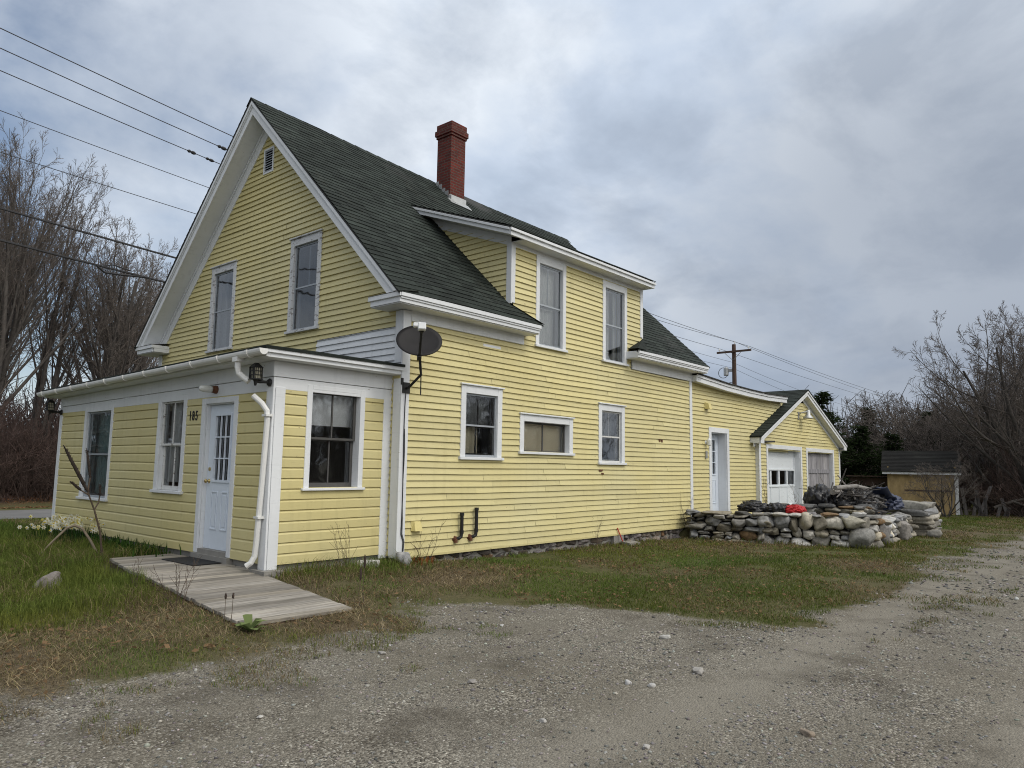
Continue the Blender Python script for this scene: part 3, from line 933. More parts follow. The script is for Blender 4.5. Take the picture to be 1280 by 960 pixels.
# louvred gable vent
mb = MB(); u0, u1, v0, v1 = VENT
for a in ((u0, u0 + .035, v0, v1), (u1 - .035, u1, v0, v1), (u0 + .0355, u1 - .0355, v0, v0 + .035), (u0 + .0355, u1 - .0355, v1 - .035, v1)):
    FF.box(mb, *a, .004, .035)
gv = mb.build('gable_vent', M['white'], H)
mb = MB()
for i in range(9):
    v = v0 + .045 + i * .048
    a_ = [FF.p(u0 + .035, v, .032), FF.p(u1 - .035, v, .032), FF.p(u1 - .035, v + .035, -.02), FF.p(u0 + .035, v + .035, -.02)]; mb.prism(a_, [q_ + Vector((0, 0, .014)) for q_ in a_])
mb.build('louvre', M['sash_gray'], gv)
FF.box((mb := MB()), u0, u1, v0, v1, -.06, -.04); mb.build('vent_screen', M['iron'], gv)


def panel_door(fr, u0, u1, v0, v1, d, parent, nv=3, nu=3, split=.48, knob=None):
    """steel door: lights above, two raised panels below"""
    mb = MB(); w = u1 - u0; g0, g1, gb, gt = u0 + .19, u1 - .19, lerp(v0, v1, split), v1 - .16
    fr.box(mb, u0, g0, v0, v1, d - .04, d); fr.box(mb, g1, u1, v0, v1, d - .04, d)
    fr.box(mb, g0, g1, v0, gb, d - .04, d); fr.box(mb, g0, g1, gt, v1, d - .04, d)
    for s in (0, 1):
        a, b = (g0 - .03, (g0 + g1) / 2 - .05) if s == 0 else ((g0 + g1) / 2 + .05, g1 + .03)
        p0, p1 = v0 + .27, gb - .16
        for e, h in ((0, .008), (.03, .0085)):
            pass
        for q in ((a, a + .02, p0, p1), (b - .02, b, p0, p1), (a + .02, b - .02, p0, p0 + .02), (a + .02, b - .02, p1 - .02, p1)):
            fr.box(mb, *q, d + .0005, d + .012)
        fr.box(mb, a + .05, b - .05, p0 + .05, p1 - .05, d + .0005, d + .008)
    o = mb.build('door', M['door_white'], parent, bevel=.003)
    mb = MB(); f = .035
    fr.box(mb, g0 - f, g0, gb - f, gt + f, d + .001, d + .014); fr.box(mb, g1, g1 + f, gb - f, gt + f, d + .001, d + .014)
    fr.box(mb, g0, g1, gb - f, gb, d + .001, d + .016); fr.box(mb, g0, g1, gt, gt + f, d + .001, d + .014)
    for i in range(1, nu):
        u = lerp(g0, g1, i / nu); fr.box(mb, u - .009, u + .009, gb, gt, d - .01, d + .009)
    for i in range(1, nv):
        v = lerp(gb, gt, i / nv); fr.box(mb, g0, g1, v - .009, v + .009, d - .011, d + .008)
    mb.build('door_grille', M['door_white'], o)
    fr.quad((gl := MB()), g0, g1, gb, gt, d - .016); gl.build('door_pane', M['glass'], o)
    if knob is not None:
        mb = MB(); mb.lathe(fr.p(knob, v0 + .95, d), fr.N, [(0, .032), (.008, .03), (.012, .012), (.035, .012), (.04, .026), (.058, .03), (.07, .02)], 14)
        mb.build('door_knob', M['brass'], o, smooth=True)
        mb = MB(); mb.lathe(fr.p(knob, v0 + 1.12, d), fr.N, [(0, .028), (.012, .026)], 12); mb.build('deadbolt', M['brass'], o)
    return o


def door_frame(fr, r, cas, head, dep, parent, proud=.036):
    u0, u1, v0, v1 = r; mb = MB()
    fr.box(mb, u0, u0 + cas, v0, v1, .004, proud); fr.box(mb, u1 - cas, u1, v0, v1, .004, proud); fr.box(mb, u0 + cas, u1 - cas, v1 - head, v1, .004, proud - .003)
    a0, a1, b1 = u0 + cas, u1 - cas, v1 - head
    fr.box(mb, a0 - .02, a0 + .012, v0, b1, -dep, .003); fr.box(mb, a1 - .012, a1 + .02, v0, b1, -dep, .003); fr.box(mb, a0 + .013, a1 - .013, b1 - .014, b1 + .01, -dep, .002)
    return mb.build('door_frame', M['white'], parent, bevel=.004)


door_frame(FP, PD, .105, .08, .12, H)
panel_door(FP, PD[0] + .12, PD[1] - .12, .11, PD[3] - .097, -.05, H, split=.475, knob=PD[1] - .19)
mb = MB(); FP.box(mb, PD[0] + .005, PD[1] - .005, -.04, .045, -.02, .07); FP.box(mb, PD[0] + .12, PD[1] - .12, .046, .108, -.09, .03)
mb.build('door_sill', M['concrete'], H)

# ------------------------------------------------------------------ porch
def tilt(y): return -.0165 * (y - .2)
WP = 7.883
def tp(fr):
    def P(u, v, d):
        return fr.p(u, v + .004 * math.sin(1.3 * u + 2 * v), d)
    return P
mb = MB()
courses(mb, tp(FP), lambda v: (YP + .02, WP - .02), .04, 2.29, .1415, DROP, [hole(PW['PF1'], .04), hole(PW['PF2'], .04), (.0, 2.2, PD[0] + .05, PD[0] + .05, PD[1] - .05, PD[1] - .05)], seg=3.2, flip=FP.flip, cv=.03)
courses(mb, tp(FQ), lambda v: (-P_ + .02, -.005), .03, 2.32, .1385, DROP, [hole(PS, .04)], seg=3, cv=.03)
mb.build('porch_wall', M['yellow_drop'], H)
mb = MB(); mb.box(-P_ + .03, .0, WP - .1, WP, -.1, 2.6); mb.build('porch_side_wall', M['yellow_drop'], H)
boards('porch_corner_board', H, [(FP, (YP - .034, YP + .125, -.03, 2.31, .003, .034)), (FP, (WP - .12, WP + .03, -.04, 2.2, .003, .034)),
                                 (FQ, (-P_ + .003, -P_ + .15, -.03, 2.33, .003, .034)), (FQ, (-.16, -.005, -.03, 2.33, .003, .03))])
mb = MB()
def hx(mb, x0, x1, y0, y1, z0, z1, top=True):
    """box whose z follows the slight fall of the porch eave"""
    mb.hexa([(x0, y0, z0 + tilt(y0)), (x1, y0, z0 + tilt(y0)), (x1, y1, z0 + tilt(y1)), (x0, y1, z0 + tilt(y1)),
             (x0, y0, z1 + tilt(y0)), (x1, y0, z1 + tilt(y0)), (x1, y1, z1 + tilt(y1)), (x0, y1, z1 + tilt(y1))])
hz = [(2.27, 2.46, .030), (2.466, 2.68, .042)]
mb.hexa([(-P_ - .03, YP - .03, 2.27), (-P_ - .003, YP - .03, 2.27), (-P_ - .003, WP, 2.24), (-P_ - .03, WP, 2.24),
         (-P_ - .03, YP - .03, 2.455), (-P_ - .003, YP - .03, 2.455), (-P_ - .003, WP, 2.36), (-P_ - .03, WP, 2.36)])
mb.hexa([(-P_ - .042, YP - .042, 2.462), (-P_ - .003, YP - .042, 2.462), (-P_ - .003, WP, 2.367), (-P_ - .042, WP, 2.367),
         (-P_ - .042, YP - .042, 2.665), (-P_ - .003, YP - .042, 2.665), (-P_ - .003, WP, 2.665 + tilt(WP)), (-P_ - .042, WP, 2.665 + tilt(WP))])
FQ.box(mb, -P_ - .029, -.002, 2.30, 2.455, .003, .028); FQ.box(mb, -P_ - .041, -.002, 2.462, 2.665, .003, .040)
mb.build('porch_frieze', M['white'], H, bevel=.003)
PXE, PYE = -2.26, -.02
mb = MB()
hx(mb, PXE + .02, -P_, PYE + .01, WP + .2, 2.668, 2.68)                        # front soffit
hx(mb, PXE, PXE + .02, PYE, WP + .2, 2.672, 2.775)                             # front fascia
mb.box(PXE + .021, -.002, PYE + .022, YP - .001, 2.669, 2.682)                 # end soffit
mb.box(PXE + .021, -.004, PYE, PYE + .02, 2.672, 2.74); mb.box(PXE - .01, -.004, PYE - .032, PYE - .001, 2.728, 2.80)
mb.build('porch_eave', M['white'], H, bevel=.003)
mb = MB()
zt, rise = 2.80, .165
A = (PXE - .04, PYE - .045, zt); B = (PXE - .04, WP + .22, zt + tilt(WP)); D = (.004, PYE - .045, zt + .012)
E_ = (.004, 2.3, zt + .43); F_ = (.004, WP + .22, zt + .40)
nn = 16
def rowquad(mb, a0, a1, b0, b1):
    for i in range(nn):
        t0, t1 = i / nn, (i + 1) / nn
        l0 = [lerp(a0[k], b0[k], t0) for k in range(3)]; r0 = [lerp(a1[k], b1[k], t0) for k in range(3)]
        l1 = [lerp(a0[k], b0[k], t1) for k in range(3)]; r1 = [lerp(a1[k], b1[k], t1) for k in range(3)]
        g = rnd.uniform(.8, 1.15); mb.cur = (g, g, g)
        mb.poly([(l0[0], l0[1], l0[2] + .012), (r0[0], r0[1], r0[2] + .012), (r1[0], r1[1], r1[2] + .003), (l1[0], l1[1], l1[2] + .003)])
        mb.poly([(l0[0], l0[1], l0[2]), (r0[0], r0[1], r0[2]), (r0[0], r0[1], r0[2] + .012), (l0[0], l0[1], l0[2] + .012)])
rowquad(mb, A, D, E_, E_); rowquad(mb, B, A, F_, E_)
mb.cur = (.7, .7, .7)
for a, b in ((A, D), (B, A)):
    mb.poly([(a[0], a[1], a[2] - .028), (b[0], b[1], b[2] - .028), (b[0], b[1], b[2] + .001), (a[0], a[1], a[2] + .001)])
mb.poly([(p[0], p[1], p[2] - .028) for p in (A, B, F_, E_, D)])
mb.cur = (1, 1, 1)
mb.build('porch_roof', M['roof'], H)
# gutter with hangers and the broken downspout
mb = MB(); gxc = PXE - .062; n = 9; sec = [(gxc - .06 * math.cos(PI * k / (n - 1)), -.06 * math.sin(PI * k / (n - 1))) for k in range(n)]
sec = [(gxc - .06, .018)] + sec[0:] + [(gxc + .058, .018)]
def gp(i, y): return (sec[i][0], y, 2.742 + tilt(y) + sec[i][1])
ys = [-.06, 2, 4, 6, 8.12]
for a, b in zip(ys, ys[1:]):
    for i in range(len(sec) - 1):
        mb.poly([gp(i, a), gp(i, b), gp(i + 1, b), gp(i + 1, a)])
mb.poly([gp(i, -.06) for i in range(len(sec))]); mb.poly([gp(i, 8.12) for i in range(len(sec))], True)
gt = mb.build('gutter', M['gutter'], H)
for i in range(11):
    mb = MB(); y = .25 + i * .76
    for j in range(len(sec) - 1):
        p, q = Vector(gp(j, y)), Vector(gp(j + 1, y)); c = Vector((gxc, y, 2.76 + tilt(y)))
        o = lambda v, e=.012: v + (v - c).normalized() * e
        mb.poly([o(p), o(p) + Vector((0, .036, 0)), o(q) + Vector((0, .036, 0)), o(q)]); mb.poly([o(p), o(q), o(q, 0), o(p, 0)])
    mb.box(gxc - .062, gxc + .07, y + .005, y + .025, 2.763 + tilt(y), 2.767 + tilt(y))
    mb.build('gutter_hanger', M['gutter'], gt)
mb = MB()
mb.box(gxc - .05, gxc + .045, .50, .62, 2.64, 2.70)
mb.tube([(gxc, .56, 2.66), (gxc, .555, 2.56), (gxc + .01, .54, 2.49), (gxc + .06, .47, 2.42), (gxc + .09, .42, 2.385)], .04, 10)
mb.tube([(-2.17, .40, 2.20), (-2.10, .30, 2.10), (-2.055, .24, 2.00), (-2.05, .232, 1.9), (-2.05, .28, 1.1), (-2.06, .325, .30), (-2.065, .34, .14), (-2.10, .36, .06), (-2.14, .40, .02)], .037, 10)
for z, y in ((1.93, .235), (.62, .305)):
    mb.box(-2.10, -2.006, y - .055, y + .055, z, z + .03)
mb.build('downspout', M['gutter'], H, smooth=False, label='white downspout with a break below its upper elbow')
# house number
for ch_, y in (('1', 2.447), ('8', 2.352), ('5', 2.252)):
    fc = bpy.data.curves.new('house_number', 'FONT'); fc.body = ch_; fc.size = .20; fc.extrude = .004; fc.align_x = 'CENTER'
    o = bpy.data.objects.new('house_number', fc); C.objects.link(o); fc.materials.append(M['iron']); o.parent = H
    o.matrix_local = Matrix(((0, 0, -1, -P_ - .031), (-1, 0, 0, y), (0, 1, 0, 1.945), (0, 0, 0, 1))) @ Matrix.Scale(.72, 4, (1, 0, 0))
    fc.offset = .002
    bpy.context.view_layer.update()
    me = bpy.data.meshes.new_from_object(o.evaluated_get(bpy.context.evaluated_depsgraph_get())); q = o.matrix_local.copy(); bpy.data.objects.remove(o)
    o = link('house_number', me, None, H); o.matrix_local = q
    if not me.materials: me.materials.append(M['iron'])
# porch and house foundation
mb = MB(); mb.box(-P_ + .02, 0, YP + .02, WP - .02, -.5, .03); mb.box(.05, L - .05, .06, W - .05, -.5, -.01)
mb.box(-2.06, -1.80, .10, .45, -.35, -.03); mb.box(5.75, 6.12, -.02, .07, -.4, -.03); mb.hexa([(5.9, -.30, -.24), (6.25, -.34, -.25), (6.3, -.1, -.24), (5.95, -.06, -.24), (5.9, -.3, -.17), (6.25, -.34, -.17), (6.3, -.1, -.15), (5.95, -.06, -.15)])
fd = mb.build('foundation', M['concrete'], H)

# pipes, vents and cable on the long side
def onpipe(x, top, bot):
    mb = MB(); mb.tube([(x, -.075, top), (x, -.075, bot + .09), (x - .012, -.075, bot + .02), (x - .05, -.07, bot - .0), (x - .09, -.03, bot - .01)], .028, 10)
    mb.tube([(x, -.075, top - .01), (x, -.075, top + .035)], .036, 10); mb.tube([(x - .0, -.075, bot + .07), (x, -.075, bot + .12)], .034, 10)
    p = mb.build('oil_pipe', M['iron'], H, smooth=False)
    mb = MB(); mb.lathe((x - .10, .0, bot - .01), (0, -1, 0), [(0, .05), (.02, .05), (.03, .036), (.06, .036)], 12); mb.tube([(x - .10, -.045, bot - .01), (x - .10, -.05, bot - .07)], .03, 8)
    mb.build('rusty_elbow', M['rust'], p)
onpipe(1.27, .56, .20); onpipe(1.605, .63, .21)
mb = MB()
mb.hexa([(.27, -.10, .36), (.42, -.10, .36), (.44, -.02, .36), (.25, -.02, .36), (.29, -.05, .50), (.40, -.05, .50), (.44, -.02, .50), (.25, -.02, .50)])
mb.build('dryer_vent', M['yellow_plastic'], H)
mb = MB(); mb.box(1.74, 2.18, -.024, -.016, 3.33, 3.385); mb.build('wall_patch', M['white'], H)
for a_ in ((7.60, 7.66, -.030, -.0195, 1.95, 2.01), (7.70, 7.76, -.030, -.0195, 1.94, 2.0), (5.2, 5.32, -.032, -.019, 1.27, 1.31), (5.27, 5.36, -.032, -.019, 1.21, 1.24)):
    mb = MB(); mb.box(*a_); mb.build('wall_hole', M['rust'], H)

# ------------------------------------------------------------------ rear wing
ED = (10.2, 11.37, .16, 2.42)
mb = MB()
courses(mb, wob(FE), lambda v: (L + .04, 13.2 if v < 1.9 else 15.6), -.2, 3.55, .103, CLAP, [(.1, 2.36, ED[0] + .05, ED[0] + .05, ED[1] - .05, ED[1] - .05)], seg=2, cv=.04, brk=(1.9,))
mb.build('wing_wall', M['yellow'], H)
mb = MB(); mb.box(L, 12.3, 4.4, 4.5, -.3, 3.4); mb.box(L, 12.3, .3, 4.4, -.05, .1); mb.build('wing_rear_wall', M['yellow'], H)
door_frame(FE, ED, .13, .13, .26, H)
panel_door(FE, ED[0] + .145, ED[1] - .145, .2, ED[3] - .15, -.22, H, split=.5)
mb = MB(); FE.box(mb, ED[0], ED[1], .0, .158, -.3, .06); mb.build('door_sill', M['concrete'], H)
# sagging eave
EXs = [9.2, 10.0, 10.9, 11.6, 12.3, 13.0, 13.65, 14.4, 15.1]
def esag(x): return float(np.interp(x, [9.2, 10.9, 12.3, 13.65, 15.2], [3.47, 3.385, 3.352, 3.345, 3.39]))
mb = MB(); rf = MB()
for a, b in zip(EXs, EXs[1:]):
    za, zb = esag(a), esag(b)
    mb.hexa([(a, -.16, za), (b, -.16, zb), (b, -.13, zb), (a, -.13, za), (a, -.16, za + .15), (b, -.16, zb + .15), (b, -.13, zb + .15), (a, -.13, za + .15)])
    mb.hexa([(a, -.185, za + .11), (b, -.185, zb + .11), (b, -.162, zb + .11), (a, -.162, za + .11), (a, -.185, za + .175), (b, -.185, zb + .175), (b, -.162, zb + .175), (a, -.162, za + .175)])
    mb.hexa([(a, -.129, za + .01), (b, -.129, zb + .01), (b, .03, zb + .01), (a, .03, za + .01), (a, -.129, za + .02), (b, -.129, zb + .02), (b, .03, zb + .02), (a, .03, za + .02)])
    rf.hexa([(a, -.22, za + .178), (b, -.22, zb + .178), (b, 4.6, zb + .36), (a, 4.6, za + .36), (a, -.22, za + .205), (b, -.22, zb + .205), (b, 4.6, zb + .40), (a, 4.6, za + .40)])
mb.box(9.185, 9.2, -.16, .02, 3.47, 3.62)
mb.build('wing_eave', M['white'], H, bevel=.003)
rf.build('wing_roof', M['roof_edge'], H)
mb = MB(); mb.hexa([(10.0, -.10, 2.86), (10.16, -.10, 2.86), (10.18, .03, 2.86), (9.98, .03, 2.86), (10.02, -.06, 3.0), (10.14, -.06, 3.0), (10.18, .03, 3.03), (9.98, .03, 3.03)])
mb.build('wall_vent', M['yellow_plastic'], H)

# ------------------------------------------------------------------ garage
GY = -.05; GC, GH = 16.58, 3.82
GA = thing('garage', 'yellow gable fronted garage with two doors behind the stone wall', 'garage', (GC, GY, 0))
FG = Fr((0, GY, 0), (1, 0, 0), (0, -1, 0))
gsl = .424; GZ = 3.92
def groof(x): return GZ - abs(x - GC) * gsl
g0, g1 = 13.13, 20.22
D1 = (13.62, 16.47, -.1, 2.10); D2 = (16.86, 19.58, -.1, 2.09)
mb = MB()
def gw(v):
    h = max(0., (GZ - .30 - v) / gsl)
    return (max(g0, GC - h), min(g1, GC + h))
courses(mb, wob(FG), gw, -.2, 3.5, .1, CLAP, [(-.2, 1.95, D1[0] + .06, D1[0] + .06, D1[1] - .06, D1[1] - .06), (-.2, 1.95, D2[0] + .06, D2[0] + .06, D2[1] - .06, D2[1] - .06)], seg=1.9, cv=.075, dj=.004,
        brk=(GZ - .3 - gsl * (g1 - GC), GZ - .3 - gsl * (GC - g0)))
FGl = Fr((g0, 0, 0), (0, 1, 0), (-1, 0, 0))
courses(mb, FGl.p, lambda v: (GY, .05), -.2, 2.2, .1, CLAP, [], flip=FGl.flip)
mb.build('garage_wall', M['yellow'], GA)
mb = MB(); mb.box(g1 - .1, g1, GY, 6, -.4, 2.2); mb.box(g0 + .1, g1 - .1, 5.9, 6, -.4, 2.2); mb.box(g0, g0 + .1, .0, 6, -.4, 2.2)
mb.poly([(g0, 6, 2.2), (g1, 6, 2.2), (GC, 6, 3.7)]); mb.build('garage_rear_wall', M['yellow'], GA)
boards('garage_corner_board', GA, [(FG, (g0 - .03, g0 + .10, -.2, 2.18, .003, .03)), (FG, (g1 - .10, g1 + .03, -.2, 2.18, .003, .03)), (FGl, (GY, GY + .095, -.2, 2.2, .003, .028))])
mb = MB(); ry0, ry1 = GY - .22, 6.1
for s in (-1, 1):
    def rp(u, v, d, s=s): return Vector((GC + s * (GH - u), v, GZ - gsl * (GH - u) + d))
    sl = GH
    def PRg(u, v, d, s=s): return Vector((GC + s * (GH + .03 - v), u, GZ - gsl * (GH + .03 - v) + d))
    courses(mb, PRg, lambda v: (ry0 - .03, ry1), 0, GH + .03, .13, SH, [], seg=.5, flip=(s > 0), dj=.004, cv=.15)
    mb.cur = (.7, .7, .7)
    a, b = (GC, GZ), (GC + s * (GH + .03), GZ - gsl * (GH + .03))
    mb.hexa([(b[0], ry0 - .03, b[1] - .035), (a[0], ry0 - .03, a[1] - .035), (a[0], ry1, a[1] - .035), (b[0], ry1, b[1] - .035), (b[0], ry0 - .03, b[1] - .002), (a[0], ry0 - .03, a[1] - .002), (a[0], ry1, a[1] - .002), (b[0], ry1, b[1] - .002)])
    mb.cur = (1, 1, 1)
mb.build('garage_roof', M['roof'], GA)
mb = MB()
for s in (-1, 1):
    def sl(y0, y1, a, b, x0=0, x1=GH):
        mb.hexa([(GC + s * x1, y0, GZ - gsl * x1 - b), (GC + s * x0, y0, GZ - gsl * x0 - b), (GC + s * x0, y1, GZ - gsl * x0 - b), (GC + s * x1, y1, GZ - gsl * x1 - b),
                 (GC + s * x1, y0, GZ - gsl * x1 - a), (GC + s * x0, y0, GZ - gsl * x0 - a), (GC + s * x0, y1, GZ - gsl * x0 - a), (GC + s * x1, y1, GZ - gsl * x1 - a)])
    sl(ry0, ry0 + .03, .036, .20); sl(ry0 - .025, ry0 - .001, .04, .10); sl(ry0 + .031, GY - .001, .19, .205); sl(GY - .03, GY - .004, .21, .31)
    x = GC + s * GH; z = GZ - gsl * GH
    mb.box(min(x, x - s * .03), max(x, x - s * .03), ry0 + .031, ry1, z - .19, z - .03)
    mb.box(min(x - s * .031, x - s * .28), max(x - s * .031, x - s * .28), ry0 + .031, ry1, z - .205, z - .19)
    mb.box(min(x, x - s * .26), max(x, x - s * .26), ry0 + .001, ry0 + .03, z - .21, z - .05)
mb.build('garage_rake_board', M['white'], GA, bevel=.003)
for D, nm in ((D1, 'a'), (D2, 'b')):
    door_frame(FG, D, .12, .12, .22, GA)
# overhead door with four lights
a0, a1, b1 = D1[0] + .135, D1[1] - .135, D1[3] - .135
mb = MB(); d = -.17; wz0, wz1 = .93, 1.36
FG.box(mb, a0, a1, -.1, .30, d - .04, d); FG.box(mb, a0, a1, .305, .88, d - .04, d); FG.box(mb, a0, a1, .885, wz0, d - .04, d); FG.box(mb, a0, a1, wz1, b1, d - .04, d)
wsp = (a1 - a0) / 4
for i in range(5):
    u = a0 + i * wsp; FG.box(mb, max(a0, u - .05), min(a1, u + .05), wz0, wz1, d - .04, d + .004)
for z in (.30, .88, 1.37):
    FG.box(mb, a0, a1, z - .02, z + .03, d + .0005, d + .02)
for i in range(3):
    u = a0 + (i + 1) * wsp; FG.box(mb, u - .04, u + .04, .33, .85, d + .0005, d + .014)
FG.box(mb, a0, a0 + .07, -.1, b1, d + .0008, d + .016); FG.box(mb, a1 - .07, a1, -.1, b1, d + .0008, d + .016)
gd = mb.build('garage_door', M['white_wood'], GA, label='white overhead door with a row of four windows')
FG.quad((gl := MB()), a0, a1, wz0, wz1, d - .03); gl.build('garage_door_pane', M['glass'], gd)
FG.box((mb := MB()), g0 + .15, g1 - .15, -.1, 2.1, -4.3, -4.2); FG.box(mb, g0 + .15, g1 - .15, 2.08, 2.1, -4.3, -.25); mb.build('garage_inner_wall', M['interior'], GA)
# bare board doors
a0, a1, b1 = D2[0] + .135, D2[1] - .135, D2[3] - .135
mb = MB(); u = a0; d = -.10
while u < a1 - .02:
    w = min(rnd.uniform(.11, .17), a1 - u)
    g = rnd.uniform(.8, 1.15); mb.cur = (g, g, g * rnd.uniform(.98, 1.04))
    FG.box(mb, u, u + w - .006, -.1 + rnd.uniform(0, .03), b1, d - .03, d + rnd.uniform(0, .006)); u += w
mb.cur = (.85, .86, .9)
for z in (1.28, .15):
    FG.box(mb, a0 + .06, (a0 + a1) / 2 - .03, z, z + .13, d + .008, d + .03); FG.box(mb, (a0 + a1) / 2 + .03, a1 - .06, z, z + .13, d + .008, d + .03)
mb.build('barn_door', M['barn'], GA, label='weathered grey double door of bare boards')
mb = MB(); mb.tube([(13.4, GY - .04, 2.16), (14.0, GY - .12, 2.18)], .03, 6); mb.tube([(13.3, GY - .03, 2.16), (13.6, GY - .08, 2.16)], .02, 6); mb.build('door_track', M['iron'], GA)
# ------------------------------------------------------------------ satellite dish
cD = Vector((-.09, -.46, 3.14)); hD = Vector((-.62, -.78, 0)).normalized(); el = math.radians(34)
nD = hD * math.cos(el) + Vector((0, 0, math.sin(el))); uD = (-hD * math.sin(el) + Vector((0, 0, math.cos(el)))); sD = uD.cross(nD).normalized()
SD = thing('satellite_dish', 'dark oval satellite dish with white receiver box on the house corner', 'satellite dish', cD)
mb = MB(); nr, na = 6, 40; rings = []
for side in (0, 1):
    rr = []
    for i in range(nr + 1):
        q = i / nr
        rr.append(mb.pts([cD + sD * (.335 * q * math.cos(2 * PI * a / na)) + uD * (.30 * q * math.sin(2 * PI * a / na)) + nD * (-.055 * (1 - q * q) - .012 * side) for a in range(na)]))
    rings.append(rr)
for side in (0, 1):
    for i in range(nr):
        for a in range(na):
            b = (a + 1) % na; f = (rings[side][i][a], rings[side][i][b], rings[side][i + 1][b], rings[side][i + 1][a])
            mb.f.append(f if side == 0 else tuple(reversed(f))); mb.mi.append(0)
for a in range(na):
    b = (a + 1) % na; mb.f.append((rings[0][nr][a], rings[0][nr][b], rings[1][nr][b], rings[1][nr][a])); mb.mi.append(0)
mb.build('reflector', M['dish'], SD, smooth=True)
bot = cD - uD * .29; lnb = cD + hD * .52 + Vector((0, 0, .10))
mb = MB(); mb.tube([bot - nD * .03, bot + (lnb - bot) * .5, lnb - (lnb - bot).normalized() * .08], [.02, .017, .02], 8); mb.build('feed_arm', M['iron'], SD)
mb = MB(); ax = (cD - lnb).normalized()
o = lnb; e1 = sD; e2 = ax.cross(e1).normalized()
def obox(mb, c, ex, ey, ez):
    mb.hexa([c - ex - ey - ez, c + ex - ey - ez, c + ex + ey - ez, c - ex + ey - ez, c - ex - ey + ez, c + ex - ey + ez, c + ex + ey + ez, c - ex + ey + ez])
obox(mb, o, e1 * .055, e2 * .05, ax * .05); obox(mb, o + e1 * -.075 + Vector((0, 0, .02)), e1 * .045, e2 * .03, ax * .035); mb.build('receiver', M['lnb'], SD, bevel=.01)
mb = MB(); mb.lathe(lnb + ax * .05, ax, [(0, .03), (.03, .034), (.06, .045)], 12); mb.lathe(lnb - (lnb - bot).normalized() * .10, (lnb - bot).normalized(), [(0, .022), (.05, .045)], 10); mb.build('feed_horn', M['iron'], SD)
mb = MB(); base = Vector((.05, -.04, 2.47)); kn = Vector((-.06, -.36, 2.62)); kn = Vector((.08, -.33, 2.66))
mb.tube([base, base + Vector((0, -.06, .01)), kn, kn + Vector((-.03, -.02, .08)), cD - nD * .06], .02, 8)
mb.tube([kn + Vector((.0, .0, .05)), kn + Vector((0, -.005, -.30))], .009, 6)
mb.box(-.02, .12, -.052, -.036, 2.40, 2.56); mb.box(-.05, -.01, -.052, -.036, 2.52, 2.62); obox(mb, cD - nD * .07, sD * .07, uD * .09, nD * .012); obox(mb, cD - nD * .05 - uD * .27, sD * .03, uD * .05, nD * .04)
mb.build('bracket', M['iron'], SD)
mb = MB(); pts = [(.05, -.045, 2.42)]; z = 2.42
while z > -.05:
    z -= .11; pts.append((.055 + .014 * math.sin(z * 2.3) - .012 * (2.4 - z) + (.05 if z < .3 else 0), -.043, z))
mb.tube(pts, .007, 5); mb.tube([(p[0] + .012 * math.sin(p[2] * 5) + .01, -.042, p[2]) for p in pts if p[2] < 1.9], .005, 5); mb.build('cable', M['wire'], SD)


# ------------------------------------------------------------------ wall lamps
def lantern(x, y, z, dx, dy, label):
    """box lantern on a wall arm; (dx, dy) points away from the wall"""
    T = thing('wall_lantern', label, 'wall lamp', (x, y, z), group='lanterns on the porch corners')
    d = Vector((dx, dy, 0)); c = Vector((x, y, z)) + d * .21 + Vector((0, 0, .03))
    mb = MB(); mb.lathe((x, y, z), d, [(0, .05), (.012, .055), (.03, .04), (.045, .018), (.10, .02), (.15, .026), (.20, .02)], 12)
    mb.lathe(c + Vector((0, 0, -.09)), (0, 0, 1), [(0, .012), (.03, .02), (.06, .025), (.08, .04)], 10)
    mb.build('lamp_arm', M['iron'], T, smooth=False)
    mb = MB(); s = .056; zb, zt_ = c.z, c.z + .145
    for i in (-1, 1):
        for j in (-1, 1):
            mb.box(c.x + i * s - .006, c.x + i * s + .006, c.y + j * s - .006, c.y + j * s + .006, zb, zt_)
    for k in range(4):
        zz_ = zb + k * .05 - .004
        for i in (-1, 1):
            mb.box(c.x - s + .006, c.x + s - .006, c.y + i * s - .004, c.y + i * s + .004, zz_, zz_ + .008)
            mb.box(c.x + i * s - .004, c.x + i * s + .004, c.y - s + .006, c.y + s - .006, zz_, zz_ + .008)
    for k in (-1, 0, 1):
        for i in (-1, 1):
            mb.box(c.x + k * .031 - .003, c.x + k * .031 + .003, c.y + i * s - .0035, c.y + i * s + .0035, zb, zt_)
            mb.box(c.x + i * s - .0035, c.x + i * s + .0035, c.y + k * .031 - .003, c.y + k * .031 + .003, zb, zt_)
    mb.box(c.x - s - .012, c.x + s + .012, c.y - s - .012, c.y + s + .012, zb - .012, zb - .004)
    mb.hexa([(c.x - s - .012, c.y - s - .012, zt_), (c.x + s + .012, c.y - s - .012, zt_), (c.x + s + .012, c.y + s + .012, zt_), (c.x - s - .012, c.y + s + .012, zt_),
             (c.x - .02, c.y - .02, zt_ + .06), (c.x + .02, c.y - .02, zt_ + .06), (c.x + .02, c.y + .02, zt_ + .06), (c.x - .02, c.y + .02, zt_ + .06)])
    mb.build('lamp_cage', M['iron'], T)
    mb = MB(); mb.box(c.x - s + .008, c.x + s - .008, c.y - s + .008, c.y + s - .008, zb + .002, zt_ - .002); mb.build('lamp_glass', M['lamp_glass'], T)
    return T


